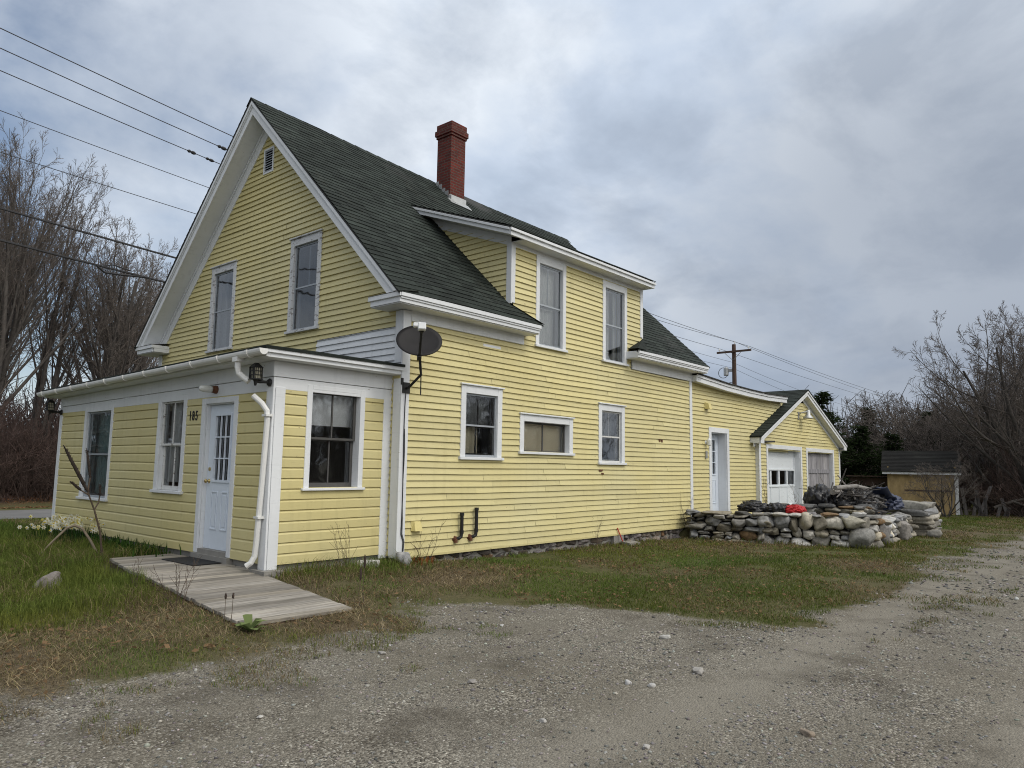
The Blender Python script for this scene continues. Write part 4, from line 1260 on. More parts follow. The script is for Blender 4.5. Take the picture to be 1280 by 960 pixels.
lantern(-P_ - .034, .285, 2.38, -1, 0, 'black lantern with amber glass on the porch corner above the downspout')
lantern(-P_ - .034, WP - .06, 2.26, -1, .0, 'black lantern on the far left porch corner near the trees')
T = thing('porch_lamp', 'jar shaped glass lamp with brown base above the front door', 'wall lamp', (-P_ - .03, 1.70, 2.365))
mb = MB(); mb.lathe((-P_ - .03, 1.70, 2.365), (-1, 0, 0), [(0, .058), (.02, .06), (.05, .05), (.075, .048)], 14); mb.build('lamp_base', M['rust'], T)
mb = MB(); mb.lathe((-P_ - .105, 1.70, 2.365), (-1, 0, 0), [(0, .046), (.03, .052), (.12, .05), (.17, .035), (.18, .01)], 14); mb.build('lamp_jar', M['clear_glass'], T, smooth=True)
T = thing('wing_lamp', 'small weathered white lamp beside the rear wing door', 'wall lamp', (10.03, .05, 2.0))
mb = MB(); mb.lathe((10.03, .045, 2.02), (0, -1, 0), [(0, .05), (.02, .05), (.03, .02), (.10, .02)], 10); mb.lathe((10.03, -.06, 1.93), (0, 0, 1), [(0, .02), (.02, .055), (.14, .06), (.17, .03), (.2, .012)], 10); mb.build('lamp_body', M['lnb'], T)
mb = MB(); mb.box(9.98, 10.05, -.005, .03, 1.62, 1.80); mb.build('lamp_switch_box', M['galv'], T)
T = thing('floodlight', 'bell shaped metal floodlight on the garage gable', 'floodlight', (GC - .1, GY, 3.12))
mb = MB(); b = Vector((GC - .1, GY - .01, 3.12)); mb.tube([b + Vector((-.2, 0, -.02)), b + Vector((-.2, -.10, .05)), b + Vector((-.12, -.22, .08)), b + Vector((0, -.24, .10))], .02, 8); mb.box(b.x - .26, b.x - .14, GY - .03, GY - .01, b.z - .16, b.z + .08); mb.build('lamp_arm', M['galv'], T)
mb = MB(); mb.lathe(b + Vector((0, -.24, -.13)), (0, 0, 1), [(0, .16), (.03, .155), (.08, .11), (.12, .075), (.24, .07), (.28, .04)], 16); mb.build('lamp_shade', M['galv'], T, smooth=True)

# ------------------------------------------------------------------ ramp and doormat
RP = thing('wooden_ramp', 'weathered grey plank ramp leading up to the front door', 'ramp', (-2.7, .5, -.25))
F0 = Vector((-3.36, -1.72, -.205)); av = Vector((.062, .998, 0)); wv = Vector((.998, -.062, 0))
mb = MB()
def plank(mb, o, w, s0, s1, z0, z1, width):
    g = rnd.uniform(.6, 1.2); t_ = rnd.uniform(-.05, .05); mb.cur = (g, g * (1 + t_ * .3), g * (1 + t_))
    j0, j1 = rnd.uniform(-.012, .012), rnd.uniform(-.012, .012)
    a = o + av * s0 + wv * j0; b = o + av * s0 + wv * (width + j1); c = o + av * s1 + wv * (width + j1); d = o + av * s1 + wv * j0
    hh = .036; dz = rnd.uniform(-.002, .002)
    mb.hexa([(p.x, p.y, z + dz - hh) for p, z in ((a, z0), (b, z0), (c, z1), (d, z1))] + [(p.x, p.y, z + dz) for p, z in ((a, z0), (b, z0), (c, z1), (d, z1))])
s = 0.; n = 19; LR = 2.66
for i in range(n):
    s1 = s + LR / n; plank(mb, F0, 1.22, s, s1 - .012, lerp(-.205, -.035, s / LR), lerp(-.205, -.035, (s1 - .006) / LR), 1.24); s = s1
av = Vector((0, 1, 0)); wv = Vector((1, 0, 0)); F1_ = Vector((-3.185, .93, 0)); s = 0
for i in range(13):
    cut = .30 * max(0, i - 2) / 10; plank(mb, F1_ + Vector((cut, 0, 0)), 1.2, s, s + .129, -.032, -.032, 1.19 - cut); s += .14
mb.cur = (1, 1, 1)
mb.build('plank_deck', M['deck'], RP, bevel=.003)
mb = MB(); av = Vector((.062, .998, 0)); wv = Vector((.998, -.062, 0))
for off in (.01, 1.2):
    a = F0 + wv * off; b = F0 + wv * off + av * LR
    mb.hexa([(a.x, a.y + .02, -.36), (a.x + .04, a.y + .02, -.36), (b.x + .04, b.y, -.3), (b.x, b.y, -.3), (a.x, a.y + .02, -.243), (a.x + .04, a.y + .02, -.243), (b.x + .04, b.y, -.073), (b.x, b.y, -.073)])
mb.hexa([(-3.18, .95, -.3), (-3.14, .95, -.3), (-2.86, 2.72, -.3), (-2.9, 2.72, -.3), (-3.18, .95, -.07), (-3.14, .95, -.07), (-2.86, 2.72, -.07), (-2.9, 2.72, -.07)]); mb.hexa([(F0.x + .02, F0.y + .005, -.34), (F0.x + 1.2, F0.y - .07, -.34), (F0.x + 1.2, F0.y - .03, -.34), (F0.x + .02, F0.y + .04, -.34),
                                                   (F0.x + .02, F0.y + .005, -.243), (F0.x + 1.2, F0.y - .07, -.243), (F0.x + 1.2, F0.y - .03, -.243), (F0.x + .02, F0.y + .04, -.243)])
mb.build('joist', M['pole'], RP)
mb = MB(); mb.box(-2.44, -2.03, 1.2, 2.12, -.0295, -.018)
tag(mb.build('doormat', M['rubber'], None, loc=(-2.4, 1.7, -.03), bevel=.004), 'black rubber doormat on the ramp in front of the door', 'doormat')


# ------------------------------------------------------------------ stones
def cube_sphere(n):
    V = {}; F = []
    def vid(p):
        k = tuple(int(round(c * n)) for c in p)
        if k not in V: V[k] = len(V)
        return V[k]
    for ax in range(3):
        for sg in (-1, 1):
            for i in range(n):
                for j in range(n):
                    q = []
                    for (a, b) in ((i, j), (i + 1, j), (i + 1, j + 1), (i, j + 1)):
                        p = [0, 0, 0]; p[ax] = sg; p[(ax + 1) % 3] = 2 * a / n - 1; p[(ax + 2) % 3] = 2 * b / n - 1
                        q.append(vid(p))
                    F.append(q if sg > 0 else q[::-1])
    P = np.array([k for k in V], float) / n
    return P, np.array(F)


CS = cube_sphere(8); CSs = cube_sphere(3)


def stone(size, rs, roundness=.6, rough=.13, cs=None):
    P, F = cs or CS
    S = P / np.linalg.norm(P, axis=1, keepdims=True)
    Q = P * (1 - roundness) * .86 + S * roundness
    for k in range(5):
        d = rs.normal(size=3); d /= np.linalg.norm(d); f = rs.uniform(1.2, 3.4); ph = rs.uniform(0, 6.28)
        Q = Q * (1 + rough * (.9 / (1 + k * .35)) * np.sin(f * (S @ d) * 2 + ph))[:, None]
    # flattened, chipped facets
    for k in range(6):
        d = rs.normal(size=3); d /= np.linalg.norm(d); h = rs.uniform(.60, .88)
        t_ = Q @ d; Q = Q - np.outer(np.clip(t_ - h, 0, 9) * .9, d)
    Q = Q * (np.array(size) / 2)
    a = rs.uniform(-.16, .16); c, s_ = math.cos(a), math.sin(a)
    return Q, F


class Stones:
    def __init__(s): s.V = []; s.F = []; s.C = []; s.n = 0
    def add(s, QF, pos, col, U=None, N=None):
        Q, F = QF
        if U is not None:
            U = np.array(U); N = np.array(N); Q = Q[:, :1] * U + Q[:, 1:2] * N + Q[:, 2:] * np.array([0, 0, 1.])
        s.V.append(Q + np.array(pos)); s.F.append(F + s.n); s.C.append(np.tile(np.array(col), (len(Q), 1))); s.n += len(Q)
    def build(s, name, m, parent=None, loc=(0, 0, 0)):
        off = np.array(WLOC[parent.name]) if parent else np.array(loc)
        return np_mesh(name, np.concatenate(s.V) - off, [np.concatenate(s.F)], m, np.concatenate(s.C), parent, loc if not parent else None, smooth=True)


rs = np.random.RandomState(11)
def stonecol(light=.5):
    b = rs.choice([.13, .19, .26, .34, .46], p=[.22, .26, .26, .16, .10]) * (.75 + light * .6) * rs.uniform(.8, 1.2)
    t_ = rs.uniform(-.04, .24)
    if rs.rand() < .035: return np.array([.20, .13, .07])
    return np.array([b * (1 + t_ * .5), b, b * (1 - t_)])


def wallface(st, A, B, zb, zt_, thick, rowh, wr, light=lambda f: .5, capflat=True, capto=1., split=.22, rnd_=(.55, .95)):
    A = np.array(A, float); B = np.array(B, float); Lw = np.linalg.norm(B - A); U = (B - A) / Lw; N = np.array([U[1], -U[0], 0])
    z = zb; last = False
    while True:
        h = rs.uniform(*rowh); top = zt_ - (.07 if capflat else 0)
        if z + h > top - .06: h = max(.08, top - z); last = True
        u = -rs.uniform(0, .15)
        while u < Lw:
            w = rs.uniform(*wr) * (1 + .5 * (z == zb))
            hh = h * rs.uniform(.82, 1.25)
            if rs.rand() < split and h > .15:      # two thin ones instead
                for q in (0, 1):
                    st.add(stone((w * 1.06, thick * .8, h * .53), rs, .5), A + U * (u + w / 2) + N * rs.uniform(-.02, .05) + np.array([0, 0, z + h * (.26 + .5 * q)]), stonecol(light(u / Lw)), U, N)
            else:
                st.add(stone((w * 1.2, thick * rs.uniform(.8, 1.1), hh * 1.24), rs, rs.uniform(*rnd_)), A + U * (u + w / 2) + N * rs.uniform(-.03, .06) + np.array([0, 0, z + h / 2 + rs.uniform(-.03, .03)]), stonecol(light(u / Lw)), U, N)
            u += w
        z += h
        if last: break
    if capflat:
        u = -.1
        while u < Lw * capto:
            w = rs.uniform(.35, .8); c = stonecol(light(u / Lw)) * .9
            st.add(stone((w * 1.05, thick * rs.uniform(1.0, 1.25), rs.uniform(.075, .12)), rs, .3, .06), A + U * (u + w / 2) + N * rs.uniform(-.03, .06) + np.array([0, 0, zt_ - .03 + rs.uniform(-.015, .02)]), c, U, N); u += w


SW = thing('stone_wall', 'low dry stone wall of rounded field stones holding the terrace', 'stone wall', (9.5, -2.5, -.3))
st = Stones()
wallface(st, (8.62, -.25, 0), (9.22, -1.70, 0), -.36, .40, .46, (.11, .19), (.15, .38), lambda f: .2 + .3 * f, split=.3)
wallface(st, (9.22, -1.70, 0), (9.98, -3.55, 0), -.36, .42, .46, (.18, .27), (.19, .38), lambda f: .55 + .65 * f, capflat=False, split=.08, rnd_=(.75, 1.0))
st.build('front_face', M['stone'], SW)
st = Stones()
st.add(stone((.62, .55, .52), rs, .8, .06), (9.86, -3.62, -.10), (.26, .255, .24))
st.add(stone((.52, .40, .30), rs, .6, .06), (9.80, -3.48, .26), (.34, .32, .26), (.37, -.93, 0), (-.93, -.37, 0))
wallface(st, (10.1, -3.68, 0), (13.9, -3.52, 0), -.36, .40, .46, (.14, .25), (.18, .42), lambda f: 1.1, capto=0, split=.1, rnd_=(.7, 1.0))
st.add(stone((.34, .3, .5), rs, .55, .1), (10.75, -3.82, -.06), (.20, .19, .18)); st.add(stone((.40, .34, .56), rs, .6, .1), (12.6, -3.8, -.02), (.27, .25, .23))
st.build('side_face', M['stone'], SW)
mb = MB(); mb.hexa([(8.70, -.25, -.5), (10.05, -3.45, -.5), (10.35, -3.3, -.5), (9.0, -.1, -.5), (8.70, -.25, .30), (10.05, -3.45, .30), (10.35, -3.3, .30), (9.0, -.1, .30)])
mb.box(10.2, 13.9, -3.6, -3.35, -.5, .3); mb.cur = (.06, .055, .05); mb.c = [(.05, .045, .04)] * len(mb.v); mb.build('rubble_core', M['stone'], SW)
# low inner tier of flat stones
st = Stones(); 
wallface(st, (10.9, -3.25, 0), (13.5, -3.0, 0), .25, .56, .35, (.07, .12), (.3, .6), lambda f: .45)
wallface(st, (11.0, -1.4, 0), (11.25, -3.2, 0), .12, .55, .35, (.09, .14), (.2, .5), lambda f: .3)
tag(st.build('inner_stone_tier', M['stone'], None, (11.8, -2.8, .2)), 'inner tier of flat stones behind the round stone wall', 'stone wall')
SP = thing('slab_stone_wall', 'stack of long flat grey slabs at the far end of the stone wall', 'stone wall', (15.5, -3.3, -.3))
st = Stones()
for i, z in enumerate((-.30, -.12, .06, .23)):
    for (x, y, sx_, sy_) in ((14.4, -3.55, .5, 1.15), (15.4, -3.72, 1.3, .5), (16.3, -3.7, .8, .5), (14.5, -2.5, .5, 1.0)):
        st.add(stone((sx_ * rs.uniform(.95, 1.1), sy_ * rs.uniform(.95, 1.05), rs.uniform(.17, .25)), rs, .30, .11), (x + rs.uniform(-.05, .05), y + rs.uniform(-.04, .04), z + .09), stonecol(.75) * .8 + .03)
st.add(stone((.55, 1.25, .27), rs, .5, .05), (14.35, -3.5, .50), (.27, .26, .23)); st.add(stone((1.2, .5, .2), rs, .4, .05), (15.5, -3.7, .48), (.25, .24, .22))
st.add(stone((.45, .4, .3), rs, .7), (14.2, -4.15, -.2), (.20, .19, .17))
st.build('slab', M['stone'], SP)
# foundation stones
st = Stones(); x = .3
for r_i, zc in enumerate((-.30, -.17, -.05)):
    x = .35 + r_i * .07
    while x < 9.1:
        w = rs.uniform(.12, .26) if x > 5.5 else rs.uniform(.2, .45)
        if not 5.65 < x + w / 2 < 6.2:
            c = stonecol(.5) * (1.0 if x > 5.5 else .55); c[0] *= 1.12  # left stones tinted darker, painting in the shadow gap under the siding
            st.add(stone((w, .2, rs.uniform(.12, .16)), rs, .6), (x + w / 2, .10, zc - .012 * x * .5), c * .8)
        x += w
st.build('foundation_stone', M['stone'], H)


def lone(x, y, size, col, label, group=None, rough=.1, rz=0, name='stone', sink=.25):
    z = float(gz(x, y)); st = Stones(); st.add(stone(size, rs, .62, rough), (x, y, z + size[2] * (.5 - sink)), col, (math.cos(rz), math.sin(rz), 0), (-math.sin(rz), math.cos(rz), 0))
    return tag(st.build(name, M['stone'], None, (x, y, z)), label, 'stone', group)


lone(-3.92, 1.85, (.27, .22, .23), (.20, .18, .165), 'rough grey brown rock lying in the grass left of the ramp', rough=.16, sink=.12)
lone(-.50, -.02, (.34, .2, .16), (.52, .51, .48), 'white stone at the foot of the porch end wall')
lone(-.02, -.20, (.26, .22, .24), (.33, .33, .33), 'round grey stone beside the house corner board', sink=.1)
GRV = 'larger stones on the gravel drive'
for x, y, s, c, lb in ((-2.28, -5.34, (.10, .07, .05), (.62, .61, .60), 'white pebble left of its neighbour in the middle of the gravel'),
                       (-2.22, -5.50, (.085, .06, .045), (.52, .51, .49), 'smaller pale pebble close beside the white one on the gravel'),
                       (-1.60, -5.57, (.19, .11, .06), (.42, .40, .37), 'flat pale stone on the gravel below the grass point'),
                       (-.75, -4.80, (.14, .09, .06), (.50, .49, .46), 'pale stone at the grass edge of the gravel'),
                       (-3.09, -4.50, (.10, .07, .04), (.33, .31, .29), 'grey flat stone on the left of the gravel'),
                       (-3.37, -5.39, (.07, .05, .035), (.50, .48, .45), 'small pale stone in the middle foreground gravel'),
                       (-2.45, -6.72, (.12, .09, .06), (.33, .27, .21), 'brownish stone on the right foreground gravel'),
                       (-1.40, -3.3, (.07, .05, .03), (.55, .54, .52), 'small white chip on the gravel in front of the house'),
                       (-3.30, -6.10, (.07, .05, .035), (.52, .5, .47), 'pale stone at the bottom edge of the gravel'),
                       (-4.55, -4.05, (.07, .045, .03), (.60, .58, .54), 'whitish chip on the left foreground gravel'),
                       (-3.0, -3.35, (.12, .08, .03), (.40, .38, .35), 'flat grey chip in front of the ramp on gravel')):
    lone(x, y, tuple(q * .8 for q in s), tuple(q * .8 for q in c), lb, GRV, rz=rs.uniform(0, 3))

# ------------------------------------------------------------------ things lying on the wall and terrace
def crumple(name, label, cat, loc, size, mt, seed, amp=.22, flat=True, parent=None):
    r2 = np.random.RandomState(seed); P, F = cube_sphere(24)
    S = P / np.linalg.norm(P, axis=1, keepdims=True); q = np.ones(len(S))
    for k in range(26):
        d = r2.normal(size=3); d /= np.linalg.norm(d); f = r2.uniform(2, 17)
        q += amp / (1 + f * .16) * (np.abs(np.sin(f * (S @ d) + r2.uniform(0, 6) + .8 * np.sin(3 * S[:, k % 3]))) ** .7) - amp * .20
    Q = S * q[:, None] * np.array(size) / 2
    if flat: Q[:, 2] = np.maximum(Q[:, 2], -size[2] * .3)
    Q[:, 2] += size[2] * .3
    if parent is not None:
        return np_mesh(name, Q + np.array(loc) - np.array(WLOC[parent.name]), [F], M[mt], None, parent, None, smooth=True)
    return tag(np_mesh(name, Q, [F], M[mt], None, None, loc, smooth=True), label, cat)


crumple('plastic_bag', 'crumpled black plastic bag on the wall top, left of the other bag', 'plastic bag', (9.45, -1.42, .40), (.4, .42, .22), 'bag', 3)
crumple('plastic_bag', 'crumpled black plastic bag on the wall beside the red jacket', 'plastic bag', (9.6, -1.88, .40), (.4, .42, .20), 'bag', 5)
crumple('red_jacket', 'crumpled bright red cloth on top of the stone wall', 'cloth', (9.66, -2.28, .40), (.22, .25, .15), 'red', 8, .35)
crumple('plastic_bag', 'black plastic sack sagging by the brush pile behind the red cloth', 'plastic bag', (11.6, -2.2, .42), (.5, .4, .5), 'bag', 15)
BP = thing('brush_pile', 'pile of grey logs and sticks with a navy tarpaulin on the terrace', 'brush pile', (12.6, -2.9, .3))
mb = MB(); rb = random.Random(4)
for i in range(110):
    c = Vector((11.6 + rb.uniform(0, .9), -2.75 + rb.uniform(-.35, .5), .45 + rb.uniform(0, .42))); d = Vector((rb.uniform(-.8, .8), rb.uniform(-1, 1), rb.uniform(-.25, .45))).normalized() * rb.uniform(.3, .75)
    g = rb.uniform(.07, .2); mb.cur = (g, g * .93, g * .88); r0 = rb.uniform(.008, .028); mb.tube([c - d, c + Vector((0, 0, .03)), c + d], [r0, r0 * .9, r0 * .5], 6)
for i in range(160):
    c = Vector((11.9 + rb.uniform(-.4, 1.5), -2.9 + rb.uniform(-.3, .4), .5 + rb.uniform(0, .3))); d = Vector((rb.uniform(-.5, .5), rb.uniform(-.6, .6), rb.uniform(-.9, .3))).normalized() * rb.uniform(.15, .4)
    g = rb.uniform(.05, .14); mb.cur = (g, g * .9, g * .8); mb.tube([c - d, c + d], .006, 4)
mb.build('stick', M['bark'], BP)
mb = MB(); mb.cur = (.24, .23, .215)
mb.tube([(11.0, -2.75, .96), (11.9, -2.95, 1.0), (12.75, -3.1, .90)], [.055, .05, .045], 10); mb.cur = (.30, .28, .26); mb.tube([(13.1, -3.0, .70), (14.4, -3.35, .40)], [.06, .05], 8); mb.tube([(11.3, -2.6, .85), (12.4, -2.6, .9)], [.07, .06], 8)
mb.build('log', M['bark'], BP)
crumple('dark_heap', '', '', (12.4, -2.8, .35), (1.3, .8, .55), 'bag', 21, .25, parent=BP)
P14, F14 = cube_sphere(10); S14 = P14 / np.linalg.norm(P14, axis=1, keepdims=True); P14 = P14 * .75 + S14 * .25
Q = P14 * np.array([.55, .42, .03]); Q[:, 2] += .03 * np.sin(P14[:, 0] * 5) + .03 * np.sin(P14[:, 1] * 7 + P14[:, 0] * 3); Q[:, 2] += -.42 * Q[:, 0] - .25 * Q[:, 1]
np_mesh('tarpaulin', Q + np.array([13.0, -3.12, .66]) - np.array(WLOC[BP.name]), [F14], M['navy'], None, BP, smooth=True)
crumple('tarpaulin_fold', '', '', (13.5, -3.25, .42), (.9, .5, .4), 'navy', 33, .2, parent=BP)

# ------------------------------------------------------------------ shed
sh = Vector((26.0, -1.35, -.3))
SHD = thing('shed', 'small shed of bare tan boards with a dark roof under the trees', 'shed', sh)
a = Vector((25.78, -.22, 0)); b = Vector((26.28, -2.57, 0)); us = (b - a).normalized(); ws = Vector((-us.y, us.x, 0)) * 1
if ws.x < 0: ws = -ws
Lw = (b - a).length; FSH = Fr(a, us, -ws)
mb = MB(); FSH.box(mb, 0, Lw, -.45, 1.36, -.05, 0); FSH.box(mb, 0, .05, -.45, 1.6, -3, -.051); FSH.box(mb, Lw - .05, Lw, -.45, 1.6, -3, -.051); FSH.box(mb, 0, Lw, -.45, 1.6, -3.05, -3.001)
mb.build('wall', M['osb'], SHD)
mb = MB(); FSH.box(mb, .6, Lw - .12, .62, .68, .003, .012); FSH.box(mb, .6, Lw - .5, .05, .08, .003, .01); mb.build('wall_seam', M['pole'], SHD)
mb = MB(); FSH.box(mb, Lw - .06, Lw + .08, -.45, 1.34, .002, .03); FSH.box(mb, -.18, Lw + .18, 1.30, 1.40, .16, .19); FSH.box(mb, -.18, Lw + .18, 1.285, 1.30, .0, .19); mb.build('trim', M['peeling'], SHD)
mb = MB()
def PSH(u, s, d): return FSH.p(u, 1.41 + s * .42 + d, .22 - s * .9)
courses(mb, PSH, lambda v: (-.22, Lw + .22), 0, 2.05, .14, SH, [], seg=.4, cv=.2)
mb.poly([FSH.p(-.22, 1.38, .22), FSH.p(Lw + .22, 1.38, .22), FSH.p(Lw + .22, 1.41 + .86 - .03, .22 - 1.845), FSH.p(-.22, 1.41 + .86 - .03, .22 - 1.845)])
mb.poly([FSH.p(-.22, 1.41 + .86, -1.62), FSH.p(Lw + .22, 1.41 + .86, -1.62), FSH.p(Lw + .22, 1.38, -3.3), FSH.p(-.22, 1.38, -3.3)])
mb.build('roof', M['old_roof'], SHD)
mb = MB(); FSH.box(mb, -1.5, -.02, -.45, 1.12, -1.2, -1.14); FSH.box(mb, -1.6, -.01, 1.16, 1.2, -1.3, -.9); mb.build('lean_to', M['pole'], SHD)
BF = thing('board_fence', 'broken fence of leaning grey boards right of the shed', 'fence', (26.4, -3.2, -.3))
mb = MB(); u = .12
for i in range(11):
    h = rnd.uniform(.55, 1.0) if i < 5 else rnd.uniform(.1, .6); g = rnd.uniform(.2, .55); mb.cur = (g, g * .95, g * .9); l = rnd.uniform(-.3, .3) if i % 3 else rnd.uniform(-.8, .8)
    p = [FSH.p(Lw + u, -.5, -.3), FSH.p(Lw + u + .12, -.5, -.3), FSH.p(Lw + u + .12, -.5, -.33), FSH.p(Lw + u, -.5, -.33)]; mb.prism(p, [x + us * l + Vector((0, 0, .4 + h)) for x in p]); u += .155
mb.build('board', M['barn'], BF)

# ------------------------------------------------------------------ utility pole and wires
UP = thing('utility_pole', 'brown wooden utility pole with crossarm behind the rear wing', 'utility pole', (41, 13, -.4))
mb = MB(); mb.tube([(41, 13, -.6), (41, 13, 5), (41, 13, 10.0)], [.19, .165, .13], 12); mb.build('post', M['pole'], UP)
mb = MB(); mb.box(40.80, 40.92, 11.72, 14.18, 9.42, 9.55); mb.build('crossarm', M['pole'], UP)
mb = MB(); mb.tube([(40.8, 12.4, 9.42), (40.85, 12.95, 8.9)], .02, 5); mb.tube([(40.8, 13.6, 9.42), (40.85, 13.05, 8.9)], .02, 5); mb.build('brace', M['galv'], UP)
for y, z in ((11.9, 9.55), (12.95, 10.0), (14.0, 9.55)):
    mb = MB(); mb.lathe((40.86 if y != 12.95 else 41, y, z), (0, 0, 1), [(0, .02), (.08, .02), (.09, .06), (.13, .06), (.15, .045), (.2, .05), (.22, .03)], 8); mb.build('insulator', M['lnb'], UP)
mb = MB(); mb.lathe((40.9, 13.55, 7.85), (0, 0, 1), [(0, .15), (.05, .17), (.5, .17), (.56, .12), (.6, .05)], 14); mb.box(40.85, 41, 13.1, 13.4, 8.1, 8.3); mb.build('transformer', M['galv'], UP)
mb = MB()
for rr_ in (.36,):
    mb.tube([(40.9, 13.75 + rr_ * math.cos(q * PI / 12), 8.05 + rr_ * math.sin(q * PI / 12)) for q in range(25)], .02, 5, cap=False)
mb.tube([(41, 13, 7.4), (40.8, 14.4, 7.15), (40, 17, 6.7)], .02, 5); mb.build('cable_loop', M['wire'], UP)
W3 = [('topmost thin wire above the house gable', 11.9, (-2.72, 11.605), (3.255, 11.064), 9.77, .013, (79, 9.3)),
      ('second wire from the top with a dark splice near the gable', 12.95, (-2.446, 11.62), (3.64, 11.065), 10.2, .013, (83, 9.4)),
      ('third wire from the top with two dark splices near the gable', 14.0, (-2.164, 11.52), (3.988, 10.989), 9.77, .013, (86, 9.3)),
      ('fourth wire from the top, thin, between splices and treetops', 13.1, (-2.285, 10.078), (3.254, 9.735), 8.75, .010, (75, 7.5)),
      ('fifth wire from the top, crossing the tops of the trees', 13.1, (-2.2, 9.01), (2.934, 8.805), 8.35, .010, (73, 6.9)),
      ('thick black cable, second from the bottom, before the trees', 13.1, (-2.087, 7.583), (2.421, 7.315), 7.2, .030, None),
      ('lowest thick black cable with a splice case before the trees', 13.1, (-2.022, 6.772), (2.144, 6.531), 6.7, .032, None)]
for lb, y, p0, p1, za, r, far in W3:
    A_ = np.array([[x * x, x, 1] for x in (p0[0], p1[0], 41)]); co_ = np.linalg.solve(A_, np.array([p0[1], p1[1], za]))
    T = thing('power_line', lb, 'power line', (41, y, za), group='overhead wires along the road')
    pts = [(x, y, float(co_ @ [x * x, x, 1])) for x in np.linspace(-16, 41, 30)]
    if far:
        x1, z1 = far; s_ = (z1 - za) / (x1 - 41); x2 = 2 * x1 - 41
        for i in range(1, 25):
            x = 41 + (x2 - 41) * i / 24; q = (x - 41) / (x2 - 41); z2 = za + .2
            pts.append((x, y + (x - 41) * .0, za + (z1 - (za + z2) / 2) * 4 * q * (1 - q) + (z2 - za) * q))
    mb = MB(); mb.tube(pts, r, 5); mb.build('wire', M['wire'], T)
    mb = MB()
    def splice(x, rr2, ln):
        z = float(co_ @ [x * x, x, 1]); mb.lathe((x, y, z), (1, 0, co_[1]), [(0, .02), (.06, rr2), (.12, rr2 * .5), (.16, rr2), (ln - .06, rr2), (ln, .02)], 8)
    if 'second wire' in lb: splice(3.35, .055, .3)
    if 'third' in lb: splice(2.9, .055, .28); splice(3.5, .05, .28)
    if 'lowest' in lb:
        x = .35; z = float(co_ @ [x * x, x, 1]); mb.tube([(x + .0, y, z - .01), (x + .3, y, z + .10), (x + .8, y, z + .03)], .02, 5); mb.tube([(x - .1, y, z - .02), (x + .1, y, z - .16), (x + .5, y, z - .14), (x + 1.3, y, z - .06)], .03, 6)
    if mb.v: mb.build('splice', M['wire'], T)
# ------------------------------------------------------------------ trees
def frusta(segs, sides):
    """segs: array (n,8): p0 p1 r0 r1 -> verts, quads"""
    S = np.asarray(segs, float); n = len(S)
    p0, p1, r0, r1 = S[:, :3], S[:, 3:6], S[:, 6], S[:, 7]
    d = p1 - p0; d /= np.maximum(np.linalg.norm(d, axis=1, keepdims=True), 1e-9)
    ref = np.where(np.abs(d[:, 2:3]) < .9, np.array([[0, 0, 1.]]), np.array([[1., 0, 0]]))
    x = np.cross(ref, d); x /= np.linalg.norm(x, axis=1, keepdims=True); y = np.cross(d, x)
    an = np.arange(sides) * 2 * PI / sides
    ring = np.cos(an)[None, :, None] * x[:, None] + np.sin(an)[None, :, None] * y[:, None]
    V = np.concatenate([p0[:, None] + ring * r0[:, None, None], p1[:, None] + ring * r1[:, None, None]], 1)
    b = np.arange(n)[:, None] * 2 * sides; k = np.arange(sides); j = (k + 1) % sides
    F = np.stack([b + k, b + j, b + sides + j, b + sides + k], -1).reshape(-1, 4)
    return V.reshape(-1, 3), F


def grow(rg, h, r, stems=1, spread=.25, levels=4, nb=(9, 6, 5, 4), ang=(35, 42, 45, 48), up=.18, first=.22, lean=(0, 0), rmin=.009, wig=.12, lf=(.55, .5, .5, .5)):
    """bare branching skeleton: list of (level, p0, p1, r0, r1)"""
    out = []

    def br(p, d, ln, r, lv):
        ns = (9, 6, 4, 3, 2)[min(lv, 4)]; pts = [p]; dirs = [d]; rr = [r]
        tip = max(rmin * .6, r * (.22 if lv < 2 else .35))
        for i in range(ns):
            d = (d + Vector((rg.gauss(0, wig), rg.gauss(0, wig), rg.gauss(0, wig * .6) + up * (.5 if lv == 0 else 1)))).normalized()
            p = p + d * (ln / ns); pts.append(p); dirs.append(d); rr.append(lerp(r, tip, (i + 1) / ns))
        for i in range(ns): out.append((lv, pts[i], pts[i + 1] + (pts[i + 1] - pts[i]) * .04, rr[i], rr[i + 1]))
        if lv >= levels: return
        n = nb[lv]
        for k in range(n):
            f = lerp(first if lv == 0 else .15, .98, (k + rg.random() * .9) / n); i = min(ns - 1, int(f * ns)); t_ = f * ns - i
            sh = (1.3 - .8 * f) if lv == 0 else (1.15 - .6 * f); q = pts[i].lerp(pts[i + 1], t_); a = math.radians(ang[lv] * rg.uniform(.6, 1.3)); dd = dirs[i + 1]
            ax = dd.orthogonal().normalized(); ax.rotate(Quaternion(dd, rg.uniform(0, 2 * PI))); nd = dd.copy(); nd.rotate(Quaternion(ax, a))
            l2 = ln * lf[lv] * rg.uniform(.7, 1.15) * sh; br(q, nd, l2, max(rmin, lerp(rr[i], rr[i + 1], t_) * rg.uniform(.42, .62)), lv + 1)
    for s in range(stems):
        a = rg.uniform(0, 2 * PI); sp = spread * rg.uniform(.5, 1.2) if stems > 1 else spread * .2
        d = Vector((math.cos(a) * sp + lean[0], math.sin(a) * sp + lean[1], 1)).normalized()
        br(Vector((math.cos(a) * r * .9 * (stems > 1), math.sin(a) * r * .9 * (stems > 1), -.1)), d, h * rg.uniform(.82, 1.05), r * rg.uniform(.75, 1.0), 0)
    return out


